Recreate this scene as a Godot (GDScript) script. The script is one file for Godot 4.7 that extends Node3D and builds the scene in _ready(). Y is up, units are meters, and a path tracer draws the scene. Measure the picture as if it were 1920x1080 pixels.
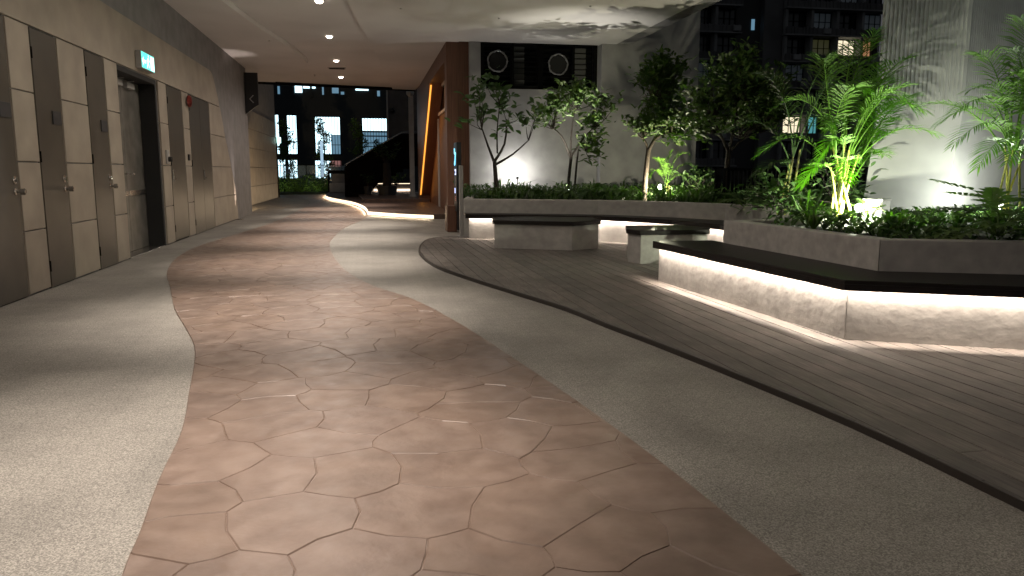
extends Node3D
# A covered walkway at night: stamped path, timber deck, lit benches and planters. Metres; x right, depth = -z.

var rng := RandomNumberGenerator.new()
var M := {}
var taken := {}

# ---------------------------------------------------------------- helpers
func P(x: float, y: float, d: float) -> Vector3:
	return Vector3(x, y, -d)

func mb() -> SurfaceTool:
	var st := SurfaceTool.new()
	st.begin(Mesh.PRIMITIVE_TRIANGLES)
	return st

func numbered(called: String) -> String:
	if not taken.has(called):
		taken[called] = 0
		return called
	taken[called] += 1
	return "%s_%03d" % [called, taken[called]]

func obj(called: String, st: SurfaceTool, m: Material, parent: Node = self) -> MeshInstance3D:
	var o := MeshInstance3D.new()
	o.mesh = st.commit()
	o.material_override = m
	o.name = numbered(called) if parent == self else called
	parent.add_child(o, true)
	return o

func inst(called: String, mesh: Mesh, m: Material, parent: Node, t: Transform3D) -> MeshInstance3D:
	var o := MeshInstance3D.new()
	o.mesh = mesh
	o.material_override = m
	o.name = numbered(called) if parent == self else called
	o.transform = t
	parent.add_child(o, true)
	return o

func tag(o: Node, label: String, category: String, group := "") -> void:
	o.set_meta("label", label)
	o.set_meta("category", category)
	if group != "":
		o.set_meta("group", group)

func thing(called: String, label: String, category: String, group := "") -> Node3D:
	var o := Node3D.new()
	o.name = numbered(called)
	add_child(o, true)
	tag(o, label, category, group)
	return o

func struct(o: Node, label := "") -> Node:
	o.set_meta("kind", "structure")
	if label != "":
		o.set_meta("label", label)
	return o

func snode(called: String, label: String) -> Node3D:
	var o := Node3D.new()
	o.name = numbered(called)
	add_child(o, true)
	struct(o, label)
	return o

func tri(st: SurfaceTool, a: Vector3, b: Vector3, c: Vector3, n: Vector3) -> void:
	st.set_normal(n)
	if (c - a).cross(b - a).dot(n) >= 0.0:
		st.add_vertex(a); st.add_vertex(b); st.add_vertex(c)
	else:
		st.add_vertex(a); st.add_vertex(c); st.add_vertex(b)

func quad(st: SurfaceTool, a: Vector3, b: Vector3, c: Vector3, d: Vector3, n: Vector3) -> void:
	tri(st, a, b, c, n)
	tri(st, a, c, d, n)

func area2(p: PackedVector2Array) -> float:
	var s := 0.0
	for i in p.size():
		s += p[i].cross(p[(i + 1) % p.size()])
	return s * 0.5

func inset(p: PackedVector2Array, c: float) -> PackedVector2Array:   # p counter-clockwise
	var out := PackedVector2Array()
	var n := p.size()
	for i in n:
		var e1 := (p[i] - p[(i + n - 1) % n]).normalized()
		var e2 := (p[(i + 1) % n] - p[i]).normalized()
		var n1 := Vector2(e1.y, -e1.x)
		var n2 := Vector2(e2.y, -e2.x)
		out.append(p[i] - (n1 + n2) / maxf(0.35, 1.0 + n1.dot(n2)) * c)
	return out

# polygon in the frame's x,y, pushed along its z from z0 to z1, with a chamfer c at z1
func prism(st: SurfaceTool, poly: PackedVector2Array, f: Transform3D, z0: float, z1: float, c := 0.0, bottom := true) -> void:
	var p := PackedVector2Array(poly)
	if area2(p) < 0.0:
		p.reverse()
	var n := p.size()
	var q := inset(p, c) if c > 0.0 else p
	var t := Geometry2D.triangulate_polygon(q)
	if c > 0.0 and (t.is_empty() or area2(q) < 0.0):
		c = 0.0
		q = p
		t = Geometry2D.triangulate_polygon(q)
	var up := f.basis.z.normalized()
	var zm := z1 - c
	for i in n:
		var j := (i + 1) % n
		var e := (p[j] - p[i]).normalized()
		var nn := (f.basis * Vector3(e.y, -e.x, 0)).normalized()
		quad(st, f * Vector3(p[i].x, p[i].y, z0), f * Vector3(p[j].x, p[j].y, z0), f * Vector3(p[j].x, p[j].y, zm), f * Vector3(p[i].x, p[i].y, zm), nn)
		if c > 0.0:
			quad(st, f * Vector3(p[i].x, p[i].y, zm), f * Vector3(p[j].x, p[j].y, zm), f * Vector3(q[j].x, q[j].y, z1), f * Vector3(q[i].x, q[i].y, z1), (nn + up).normalized())
	for k in range(0, t.size(), 3):
		tri(st, f * Vector3(q[t[k]].x, q[t[k]].y, z1), f * Vector3(q[t[k + 1]].x, q[t[k + 1]].y, z1), f * Vector3(q[t[k + 2]].x, q[t[k + 2]].y, z1), up)
	if bottom:
		t = Geometry2D.triangulate_polygon(p)
		for k in range(0, t.size(), 3):
			tri(st, f * Vector3(p[t[k]].x, p[t[k]].y, z0), f * Vector3(p[t[k + 1]].x, p[t[k + 1]].y, z0), f * Vector3(p[t[k + 2]].x, p[t[k + 2]].y, z0), -up)

func F_up(y := 0.0) -> Transform3D:      # polygon (x, depth), pushed up
	return Transform3D(Basis(Vector3.RIGHT, Vector3.FORWARD, Vector3.UP), Vector3(0, y, 0))
func F_right(x := 0.0) -> Transform3D:   # polygon (depth, height), pushed towards +x
	return Transform3D(Basis(Vector3.FORWARD, Vector3.UP, Vector3.RIGHT), Vector3(x, 0, 0))
func F_left(x := 0.0) -> Transform3D:    # polygon (-depth, height), pushed towards -x
	return Transform3D(Basis(Vector3.BACK, Vector3.UP, Vector3.LEFT), Vector3(x, 0, 0))
func F_front(d := 0.0) -> Transform3D:   # polygon (x, height), pushed towards the viewer's side (+z)
	return Transform3D(Basis.IDENTITY, Vector3(0, 0, -d))

func V(a: Array) -> PackedVector2Array:
	var p := PackedVector2Array()
	for i in range(0, a.size(), 2):
		p.append(Vector2(a[i], a[i + 1]))
	return p

func rect(x0: float, y0: float, x1: float, y1: float) -> PackedVector2Array:
	return PackedVector2Array([Vector2(x0, y0), Vector2(x1, y0), Vector2(x1, y1), Vector2(x0, y1)])

# box with all edges chamfered
func cbox(st: SurfaceTool, c: Vector3, s: Vector3, ch := 0.004, b := Basis.IDENTITY) -> void:
	var h := s * 0.5
	ch = minf(ch, minf(h.x, minf(h.y, h.z)) * 0.9)
	var ax := [b.x, b.y, b.z]
	var hh := [h.x, h.y, h.z]
	var pt := func(sg: Array, main: int) -> Vector3:
		var v := c
		for k in 3:
			v += ax[k] * sg[k] * (hh[k] - (0.0 if k == main else ch))
		return v
	for k in 3:
		var u := (k + 1) % 3
		var w := (k + 2) % 3
		for s1 in [-1, 1]:
			var q := []
			for su in [[-1, -1], [1, -1], [1, 1], [-1, 1]]:
				var sg := [0, 0, 0]
				sg[k] = s1; sg[u] = su[0]; sg[w] = su[1]
				q.append(pt.call(sg, k))
			quad(st, q[0], q[1], q[2], q[3], ax[k] * s1)
			for s2 in [-1, 1]:
				var g := [[0, 0, 0], [0, 0, 0]]
				for e in 2:
					g[e][k] = s1; g[e][u] = s2; g[e][w] = -1 if e == 0 else 1
				quad(st, pt.call(g[0], k), pt.call(g[1], k), pt.call(g[1], u), pt.call(g[0], u), (ax[k] * s1 + ax[u] * s2).normalized())
	for sx in [-1, 1]:
		for sy in [-1, 1]:
			for sz in [-1, 1]:
				var sg := [sx, sy, sz]
				tri(st, pt.call(sg, 0), pt.call(sg, 1), pt.call(sg, 2), (b.x * sx + b.y * sy + b.z * sz).normalized())

func bx(st: SurfaceTool, a: Vector3, b: Vector3, ch := 0.004) -> void:
	cbox(st, (a + b) * 0.5, (b - a).abs(), ch)

func tube(st: SurfaceTool, pts: PackedVector3Array, rad: PackedFloat32Array, sides := 8, caps := true) -> void:
	var rings := []
	var n := pts.size()
	var ref := Vector3(0.31, 0.12, 0.94)
	for i in n:
		var t := (pts[mini(i + 1, n - 1)] - pts[maxi(i - 1, 0)]).normalized()
		if absf(t.dot(ref)) > 0.95:
			ref = Vector3(0.94, 0.1, -0.3)
		var u := t.cross(ref).normalized()
		var w := t.cross(u).normalized()
		var ring := []
		for k in sides:
			var a := TAU * k / sides
			var dirv := u * cos(a) + w * sin(a)
			ring.append([pts[i] + dirv * rad[i], dirv])
		rings.append(ring)
	for i in n - 1:
		for k in sides:
			var j := (k + 1) % sides
			var A = rings[i][k]; var B = rings[i][j]; var C = rings[i + 1][j]; var D = rings[i + 1][k]
			_stri(st, A, B, C)
			_stri(st, A, C, D)
	if caps:
		for e in [[0, -1.0], [n - 1, 1.0]]:
			var t2 := (pts[mini(e[0] + 1, n - 1)] - pts[maxi(e[0] - 1, 0)]).normalized() * float(e[1])
			for k in sides:
				tri(st, pts[e[0]], rings[e[0]][k][0], rings[e[0]][(k + 1) % sides][0], t2)

func _stri(st: SurfaceTool, a: Array, b: Array, c: Array) -> void:
	var nn: Vector3 = a[1] + b[1] + c[1]
	var flip: bool = (c[0] - a[0]).cross(b[0] - a[0]).dot(nn) < 0.0
	for v in ([a, c, b] if flip else [a, b, c]):
		st.set_normal(v[1])
		st.add_vertex(v[0])

func cyl(st: SurfaceTool, a: Vector3, b: Vector3, r: float, sides := 16, r2 := -1.0) -> void:
	tube(st, PackedVector3Array([a, b]), PackedFloat32Array([r, r if r2 < 0.0 else r2]), sides)

# ---------------------------------------------------------------- materials
func lin(r: float, g: float, b: float) -> Color:
	return Color(r, g, b).linear_to_srgb()

func noise_tex(freq: float, c0: Color, c1: Color, kind := FastNoiseLite.TYPE_SIMPLEX_SMOOTH, oct := 4, sd := 1, size := 512, mid := 0.5, spread := 0.5) -> NoiseTexture2D:
	var nz := FastNoiseLite.new()
	nz.seed = sd
	nz.noise_type = kind
	nz.frequency = freq
	nz.fractal_octaves = oct
	if kind == FastNoiseLite.TYPE_CELLULAR:
		nz.cellular_return_type = FastNoiseLite.RETURN_CELL_VALUE
	var t := NoiseTexture2D.new()
	t.width = size; t.height = size
	t.seamless = true
	t.noise = nz
	var g := Gradient.new()
	g.offsets = PackedFloat32Array([mid - spread, mid + spread])
	g.colors = PackedColorArray([c0, c1])
	t.color_ramp = g
	return t

func stretched(sd: int, w: int, h: int, fx: float, fy: float, lo: float, hi: float) -> ImageTexture:   # streaky grain, repeats in both directions
	var nz := FastNoiseLite.new()
	nz.seed = sd
	nz.frequency = 1.0
	nz.fractal_octaves = 3
	var im := Image.create(w, h, false, Image.FORMAT_RGB8)
	for y in h:
		for x in w:
			var u := float(x) / w; var v := float(y) / h
			var a := nz.get_noise_3d(cos(u * TAU) * fx, sin(u * TAU) * fx, v * fy)
			var b := nz.get_noise_3d(cos(u * TAU) * fx, sin(u * TAU) * fx, (v - 1.0) * fy)
			var s := lerpf(a, b, v) * 0.5 + 0.5
			s = clampf(lerpf(lo, hi, s), 0.0, 1.0)
			im.set_pixel(x, y, Color(s, s, s))
	return ImageTexture.create_from_image(im)

func mat(called: String, col: Color, rough := 0.7, metal := 0.0) -> StandardMaterial3D:
	var m := StandardMaterial3D.new()
	m.resource_name = called
	m.albedo_color = col
	m.roughness = rough
	m.metallic = metal
	M[called] = m
	return m

func surf(m: StandardMaterial3D, albedo: Texture2D, scale: float, height: Texture2D = null, hs := 0.0, detail: Texture2D = null, dscale := 0.3) -> void:
	m.uv1_triplanar = true
	m.uv1_world_triplanar = true
	m.uv1_scale = Vector3.ONE * scale
	if albedo:
		m.albedo_texture = albedo
	if height:
		m.heightmap_enabled = true
		m.heightmap_texture = height
		m.heightmap_scale = hs
	if detail:
		m.detail_enabled = true
		m.detail_albedo = detail
		m.detail_blend_mode = BaseMaterial3D.BLEND_MODE_MUL
		m.detail_uv_layer = BaseMaterial3D.DETAIL_UV_2
		m.uv2_triplanar = true
		m.uv2_world_triplanar = true
		m.uv2_scale = Vector3.ONE * dscale

func glow(called: String, col: Color, e: float) -> StandardMaterial3D:
	var m := mat(called, lin(0.5, 0.5, 0.5), 0.5)
	m.emission_enabled = true
	m.emission = col
	m.emission_energy_multiplier = e
	return m

func grey(v: float) -> Color:
	return Color(v, v, v)

func materials() -> void:
	var S := FastNoiseLite.TYPE_SIMPLEX_SMOOTH
	var cloud := noise_tex(0.006, grey(0.74), grey(1.0), S, 5, 3, 512, 0.5, 0.4)
	var blot := noise_tex(0.012, grey(0.80), grey(1.0), S, 5, 11, 512, 0.5, 0.35)
	var soft := noise_tex(0.008, grey(0.90), grey(1.0), S, 4, 17, 512, 0.5, 0.35)
	var stain := noise_tex(0.011, grey(0.88), grey(1.0), S, 6, 57, 512, 0.40, 0.30)
	var mott := noise_tex(0.014, grey(0.91), grey(1.0), S, 5, 41, 512, 0.5, 0.40)
	var fine := noise_tex(0.06, grey(0.3), grey(0.7), S, 4, 21, 512)
	var mid := noise_tex(0.02, grey(0.2), grey(0.8), S, 5, 31, 512)
	# washed pebble floor
	var m := mat("washed_pebble", lin(0.385, 0.365, 0.328), 0.62)
	var peb := noise_tex(0.16, grey(0.66), grey(1.0), FastNoiseLite.TYPE_CELLULAR, 1, 5, 512, 0.45, 0.45)
	surf(m, peb, 2.5, peb, 0.12, stain, 0.19)
	# stamped concrete slabs, four tones
	var stone := noise_tex(0.010, Color(0.87, 0.85, 0.84), Color(1.0, 1.0, 1.0), S, 6, 8, 512, 0.5, 0.35)
	var relief := noise_tex(0.014, grey(0.0), grey(1.0), S, 6, 9, 512)
	var rgh := noise_tex(0.012, grey(0.32), grey(0.55), S, 4, 10, 512)
	var tones := [lin(0.256, 0.187, 0.150), lin(0.244, 0.180, 0.147), lin(0.262, 0.194, 0.158), lin(0.250, 0.181, 0.143)]
	for k in 4:
		m = mat("stamped_slab_%d" % k, tones[k], 1.0)
		surf(m, stone, 0.8, relief, 0.28, soft, 0.31)
		m.roughness_texture = rgh
		m.metallic_specular = 0.56
	m = mat("slab_joint", lin(0.24, 0.175, 0.14), 0.30)
	surf(m, stone, 1.0, relief, 0.8)
	# composite boards, grain along z
	var grain := stretched(4, 256, 256, 22.0, 3.0, 0.45, 1.15)
	for k in 3:
		m = mat("deck_board_%d" % k, [lin(0.235, 0.205, 0.182), lin(0.205, 0.182, 0.163), lin(0.262, 0.228, 0.202)][k], 0.58)
		surf(m, grain, 1.1, grain, 0.12, blot, 0.37)
	mat("deck_trim", lin(0.03, 0.024, 0.02), 0.5)
	mat("void_black", lin(0.012, 0.012, 0.012), 0.8)
	# concrete
	m = mat("concrete", lin(0.47, 0.45, 0.425), 0.72)
	surf(m, mott, 1.1, mid, 0.25, stain, 0.7)
	m = mat("pillar_paint", lin(0.31, 0.306, 0.302), 0.8)
	surf(m, soft, 0.4, mid, 0.08)
	m = mat("bench_top", lin(0.016, 0.013, 0.012), 0.42)
	m.metallic_specular = 0.3
	surf(m, null, 1.0, fine, 0.05)
	# walls
	m = mat("ceiling_paint", lin(0.65, 0.63, 0.62), 0.85)
	surf(m, soft, 0.05, fine, 0.03)
	m = mat("cream_panel", lin(0.33, 0.285, 0.232), 0.55)
	surf(m, soft, 0.35, fine, 0.02)
	m = mat("grey_render", lin(0.24, 0.235, 0.24), 0.8)
	surf(m, soft, 0.5, mid, 0.1)
	m = mat("white_wall", lin(0.37, 0.368, 0.366), 0.8)
	surf(m, soft, 0.4, mid, 0.12)
	m = mat("service_door", lin(0.068, 0.058, 0.044), 0.40)
	surf(m, soft, 0.5, fine, 0.02)
	m = mat("steel_door", lin(0.20, 0.19, 0.17), 0.42, 0.35)
	surf(m, cloud, 0.7, fine, 0.02)
	m = mat("shaded_wall", lin(0.09, 0.088, 0.09), 0.8)  # darker copy of the grey render, shade put into its colour
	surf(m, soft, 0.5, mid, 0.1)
	mat("door_gap", lin(0.012, 0.011, 0.010), 0.7)
	mat("plate", lin(0.03, 0.03, 0.033), 0.4)
	mat("steel", lin(0.62, 0.60, 0.57), 0.25, 1.0)
	mat("red_plastic", lin(0.22, 0.03, 0.025), 0.45)
	mat("black_metal", lin(0.014, 0.014, 0.016), 0.4)
	mat("dark_frame", lin(0.006, 0.006, 0.006), 0.6).metallic_specular = 0.15
	m = mat("fence_black", lin(0.008, 0.008, 0.009), 1.0)
	m.specular_mode = BaseMaterial3D.SPECULAR_DISABLED
	mat("louvre_slat", lin(0.05, 0.05, 0.048), 0.6)
	mat("duct_ring", lin(0.30, 0.30, 0.30), 0.4, 0.8)
	m = mat("brown_cladding", lin(0.19, 0.085, 0.05), 0.5)
	surf(m, stretched(24, 256, 128, 14.0, 2.0, 0.6, 1.15), 0.6, fine, 0.03)
	mat("white_frame", lin(0.55, 0.54, 0.52), 0.4)
	mat("post_grey", lin(0.32, 0.31, 0.30), 0.45)
	m = mat("dark_stair", lin(0.009, 0.007, 0.006), 0.8)
	m.metallic_specular = 0.15
	surf(m, cloud, 0.6)
	m = mat("timber_platform", lin(0.16, 0.10, 0.075), 0.5)
	surf(m, grain, 0.8)
	m = mat("tower_wall", lin(0.14, 0.14, 0.142), 0.85)
	surf(m, cloud, 0.05)
	m = mat("tower_band", lin(0.28, 0.285, 0.288), 0.85)
	surf(m, cloud, 0.09)
	mat("tower_core", lin(0.05, 0.05, 0.051), 0.9)
	mat("night_pane", lin(0.015, 0.02, 0.024), 0.15)
	mat("facade_dark", lin(0.018, 0.026, 0.032), 0.6)
	m = mat("asphalt", lin(0.05, 0.05, 0.05), 0.9)
	surf(m, fine, 0.5)
	m = mat("soil", lin(0.035, 0.026, 0.018), 0.95)
	surf(m, fine, 1.0, mid, 2.0)
	m = mat("grass", lin(0.05, 0.10, 0.025), 0.9)
	surf(m, fine, 1.5, mid, 1.0)
	var gl := mat("rail_glass", Color(0.75, 0.88, 0.95, 0.16), 0.05)
	gl.transparency = BaseMaterial3D.TRANSPARENCY_ALPHA
	# plants: tones vary by vertex colour; palm_dark has shade put into its colour
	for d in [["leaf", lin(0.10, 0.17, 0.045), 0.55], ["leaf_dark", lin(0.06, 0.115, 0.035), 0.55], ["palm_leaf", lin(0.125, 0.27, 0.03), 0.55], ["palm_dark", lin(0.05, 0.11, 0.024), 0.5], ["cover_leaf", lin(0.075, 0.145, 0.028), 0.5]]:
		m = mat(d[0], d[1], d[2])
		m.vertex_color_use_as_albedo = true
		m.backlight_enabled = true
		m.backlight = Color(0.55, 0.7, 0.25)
	m = mat("bark", lin(0.27, 0.20, 0.145), 0.85)
	surf(m, mid, 3.0, fine, 0.4)
	m = mat("bark_dark", lin(0.11, 0.085, 0.065), 0.9)
	surf(m, mid, 3.0, fine, 0.4)
	mat("cane", lin(0.30, 0.30, 0.07), 0.5)
	# lamps
	glow("downlight_glow", Color(1.0, 0.93, 0.84), 9.0)
	glow("strip_glow", Color(1.0, 0.93, 0.84), 3.0)
	glow("amber_glow", Color(1.0, 0.66, 0.24), 1.2)
	glow("step_glow", Color(1.0, 0.90, 0.76), 1.6)
	glow("uplight_glow", Color(0.97, 1.0, 0.93), 6.0)
	glow("exit_green", Color(0.10, 0.85, 0.78), 1.3)
	glow("exit_white", Color(0.75, 1.0, 0.97), 2.2)
	glow("neon_blue", Color(0.45, 0.85, 1.0), 1.6)
	glow("neon_white", Color(0.75, 0.80, 1.0), 1.2)
	glow("neon_red", Color(0.9, 0.25, 0.15), 0.35)
	glow("window_cool", Color(0.80, 0.95, 1.0), 2.0)
	glow("window_cool_dim", Color(0.50, 0.70, 0.82), 0.38)
	glow("window_white", Color(1.0, 0.94, 0.80), 0.85)
	glow("window_warm", Color(0.85, 0.60, 0.42), 0.40)
	glow("window_teal", Color(0.45, 0.85, 0.88), 0.3)
	glow("window_olive", Color(0.40, 0.40, 0.22), 0.11)
	glow("window_red", Color(0.85, 0.6, 0.58), 0.25)
	glow("window_dim", Color(0.30, 0.36, 0.40), 0.05)
	glow("lamp_column", Color(0.72, 0.88, 1.0), 0.55)

# ---------------------------------------------------------------- lamps
func spot(parent: Node, called: String, at: Vector3, to: Vector3, angle: float, energy: float, col: Color, soft := 1.0, size := 0.05) -> void:
	var l := SpotLight3D.new()
	l.name = called
	l.light_color = col
	l.light_energy = energy
	l.spot_angle = angle
	l.spot_angle_attenuation = soft
	l.spot_range = 30.0
	l.spot_attenuation = 2.0
	l.light_size = size
	l.shadow_enabled = true
	parent.add_child(l, true)
	var dirv := (to - at).normalized()
	var up := Vector3.UP if absf(dirv.y) < 0.99 else Vector3.FORWARD
	l.transform = Transform3D(Basis.looking_at(dirv, up), at)

func bulb(parent: Node, called: String, at: Vector3, energy: float, col: Color, size: float) -> void:
	var l := OmniLight3D.new()
	l.name = called
	l.light_color = col
	l.light_energy = energy
	l.omni_range = 25.0
	l.omni_attenuation = 2.0
	l.light_size = size
	l.shadow_enabled = true
	parent.add_child(l, true)
	l.position = at

func strip_light(parent: Node, called: String, a: Vector3, b: Vector3, facing: Vector3, width: float, per_metre: float, col: Color) -> void:
	var l := AreaLight3D.new()
	l.name = called
	l.light_color = col
	l.area_normalize_energy = true
	l.area_size = Vector2(a.distance_to(b), width)
	l.light_energy = per_metre * a.distance_to(b)
	l.area_range = 25.0
	l.area_attenuation = 2.0
	l.shadow_enabled = true
	parent.add_child(l, true)
	var x := (b - a).normalized()
	var z := -facing.normalized()
	l.transform = Transform3D(Basis(x, z.cross(x).normalized(), z), (a + b) * 0.5)

# ---------------------------------------------------------------- ground
const PATH_EDGE := [-0.55, 1.2, -0.72, 2.0, -0.82, 2.53, -0.85, 2.84, -0.91, 3.35, -0.96, 3.98, -1.07, 4.66, -1.27, 5.8, -1.50, 6.61, -1.84, 7.68, -2.24, 9.21, -2.60, 10.6, -2.88, 12.4, -2.92, 14.3, -2.70, 16.8, -2.40, 20.5, -2.30, 25.4, -2.35, 32.9, -3.0, 37.5, -4.3, 41.5, -4.3, 44.0,
	-2.3, 44.0, -2.1, 39.4, -1.5, 35.5, -0.65, 31.0, -0.25, 27.0, -0.07, 24.95, -0.04, 23.0, -0.22, 20.8, -0.56, 18.2, -0.70, 15.6, -0.70, 14.0, -0.56, 12.16, -0.30, 10.18, 0.04, 8.8, 0.40, 7.9, 0.70, 6.67, 0.96, 5.22, 1.16, 3.95, 1.26, 3.16, 1.31, 2.62, 1.35, 2.1, 1.36, 1.2]
const DECK_EDGE := [1.75, 14.86, 1.35, 14.83, 1.08, 14.5, 0.90, 13.7, 0.80, 12.9, 0.75, 12.1, 0.78, 11.2, 0.86, 10.4, 0.99, 9.75, 1.26, 8.72, 1.55, 7.72, 1.78, 6.91, 1.92, 6.1, 2.07, 5.38, 2.24, 4.42, 2.39, 3.41, 2.44, 2.62, 2.46, 1.9, 2.42, 1.0, 2.30, 0.0, 2.1, -1.0,
	8.6, -1.0, 8.6, 4.0, 6.4, 5.0, 6.0, 8.0, 6.0, 10.6, 5.2, 14.0, 2.0, 15.05]

func smooth(p: PackedVector2Array, k: int) -> PackedVector2Array:
	var out := PackedVector2Array()
	var n := p.size()
	for i in n:
		for s in k:
			var t := float(s) / k
			out.append(p[i].cubic_interpolate(p[(i + 1) % n], p[(i + n - 1) % n], p[(i + 2) % n], t))
	return out

func cell(pts: PackedVector2Array, i: int) -> PackedVector2Array:
	var c := pts[i]
	var poly := rect(c.x - 1.0, c.y - 1.0, c.x + 1.0, c.y + 1.0)
	for j in pts.size():
		if j == i or c.distance_to(pts[j]) > 1.7:
			continue
		var mid := (c + pts[j]) * 0.5
		var nn := (pts[j] - c).normalized()
		var out := PackedVector2Array()
		for k in poly.size():
			var a := poly[k]
			var b := poly[(k + 1) % poly.size()]
			var da := (a - mid).dot(nn)
			var db := (b - mid).dot(nn)
			if da <= 0.0:
				out.append(a)
			if (da < 0.0 and db > 0.0) or (da > 0.0 and db < 0.0):
				out.append(a.lerp(b, da / (da - db)))
		poly = out
	return poly

func rough_edges(p: PackedVector2Array) -> PackedVector2Array:   # break each long side once, a little off line; the same for both neighbours
	var out := PackedVector2Array()
	for i in p.size():
		var a := p[i]
		var b := p[(i + 1) % p.size()]
		out.append(a)
		if a.distance_to(b) > 0.12:
			var mid := (a + b) * 0.5
			var w := sin(mid.x * 91.7 + mid.y * 57.3) * 0.035 * a.distance_to(b) / 0.4
			var n := (b - a).normalized()
			if n.x < 0.0 or (n.x == 0.0 and n.y < 0.0):
				n = -n
			out.append(mid + Vector2(-n.y, n.x) * w)
	return out

func ground() -> void:
	var st := mb()
	prism(st, rect(-250, -120, 250, 320), F_up(), -7.2, -7.0)
	struct(obj("ground", st, M["asphalt"]), "dark asphalt ground far below the raised garden deck")
	st = mb()
	prism(st, rect(-9, -6, 12, 48.5), F_up(), -0.5, 0.0)
	struct(obj("floor", st, M["washed_pebble"]), "grey beige washed pebble floor on both sides of the brown path")
	# stamped path: a joint-coloured bed, and slabs on it
	var path := snode("path", "curving brown stamped concrete path of irregular polygon slabs")
	var sides := V(PATH_EDGE)
	var outline := smooth_line(sides.slice(0, 21), 4)
	outline.append_array(smooth_line(sides.slice(21), 4))
	st = mb()
	prism(st, outline, F_up(), -0.02, 0.004, 0.0, false)
	obj("path_bed", st, M["slab_joint"], path)
	rng.seed = 77
	var pts := PackedVector2Array()
	var row := 0
	var d := 0.6
	while d < 45.0:
		var x := -5.2 + (0.225 if row % 2 else 0.0)
		while x < 2.4:
			pts.append(Vector2(x + rng.randf_range(-0.165, 0.165), d + rng.randf_range(-0.14, 0.14)))
			x += 0.45
		d += 0.375
		row += 1
	var order := range(pts.size())
	order.sort_custom(func(a, b): return pts[a].y < pts[b].y)
	var placed := 0
	var rest := mb()
	for i in order:
		var c := pts[i]
		if not Geometry2D.is_point_in_polygon(c, outline) and not near_outline(c, outline, 0.95):
			continue
		var whole := rough_edges(cell(pts, i))
		for piece in Geometry2D.intersect_polygons(whole, outline):
			for slab in Geometry2D.offset_polygon(piece, -0.0012, Geometry2D.JOIN_MITER):
				if absf(area2(slab)) < 0.004:
					continue
				var single := placed < 290
				st = mb() if single else rest
				var tx := rng.randf_range(-0.0038, 0.0038)
				var tz := rng.randf_range(-0.0038, 0.0038)
				var f := Transform3D(Basis(Vector3(1, tx, 0), Vector3(0, tz, -1), Vector3.UP), Vector3(0, -tx * c.x - tz * c.y, 0))
				prism(st, slab, f, 0.0, 0.0080 + rng.randf_range(-0.0006, 0.0006), 0.0038, false)
				var tone := rng.randi() % 4
				if single:
					obj("slab", st, M["stamped_slab_%d" % tone], path)
					placed += 1
	var far := obj("far_slabs", rest, M["stamped_slab_0"], path)
	far.set_meta("kind", "stuff")
	deck()

func near_outline(c: Vector2, o: PackedVector2Array, r: float) -> bool:
	for i in o.size():
		if Geometry2D.get_closest_point_to_segment(c, o[i], o[(i + 1) % o.size()]).distance_to(c) < r:
			return true
	return false

func deck() -> void:
	var root := snode("deck", "brown grey composite board deck with a dark curved edge")
	var outline := smooth_line(V(DECK_EDGE.slice(0, 42)), 3)
	for i in range(42, DECK_EDGE.size(), 2):
		outline.append(Vector2(DECK_EDGE[i], DECK_EDGE[i + 1]))
	outline = Geometry2D.offset_polygon(outline, 0.0)[0]
	var st := mb()
	prism(st, Geometry2D.offset_polygon(outline, -0.02)[0], F_up(), -0.02, 0.012, 0.0, false)
	obj("deck_base", st, M["void_black"], root)
	# edge trim, a thin upright strip along the whole curve
	st = mb()
	for ring in Geometry2D.clip_polygons(Geometry2D.offset_polygon(outline, 0.003)[0], Geometry2D.offset_polygon(outline, -0.018)[0]):
		pass
	var inner := Geometry2D.offset_polygon(outline, -0.02, Geometry2D.JOIN_MITER)[0]
	var n := outline.size()
	for i in n:
		var a := outline[i]; var b := outline[(i + 1) % n]
		if maxf(a.y, b.y) > 14.95 or a.x > 5.0:
			continue
		var nrm := (b - a).normalized()
		var side := Vector2(nrm.y, -nrm.x)
		if Geometry2D.is_point_in_polygon((a + b) * 0.5 + side * 0.05, outline):
			side = -side
		prism(st, PackedVector2Array([a, b, b - side * 0.022, a - side * 0.022]), F_up(), 0.0, 0.043, 0.003, false)
	obj("edge_trim", st, M["deck_trim"], root)
	var boards := Geometry2D.offset_polygon(outline, -0.026)[0]
	rng.seed = 12
	var w := 0.150
	var lean := 0.018
	var x := 0.4
	while x < 8.6:
		var cuts := [-1.2]
		var z := rng.randf_range(1.0, 4.2)
		while z < 15.5:
			cuts.append(z)
			z += 4.8
		cuts.append(15.6)
		for k in cuts.size() - 1:
			var a: float = cuts[k] + 0.002
			var b: float = cuts[k + 1] - 0.002
			var strip := PackedVector2Array([Vector2(x - lean * a, a), Vector2(x + w - 0.009 - lean * a, a), Vector2(x + w - 0.009 - lean * b, b), Vector2(x - lean * b, b)])
			for piece in Geometry2D.intersect_polygons(strip, boards):
				if absf(area2(piece)) < 0.003:
					continue
				st = mb()
				prism(st, piece, F_up(), 0.013, 0.040 + rng.randf_range(-0.0006, 0.0006), 0.002, false)
				obj("board", st, M["deck_board_%d" % (rng.randi() % 3)], root)
		x += w

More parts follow.
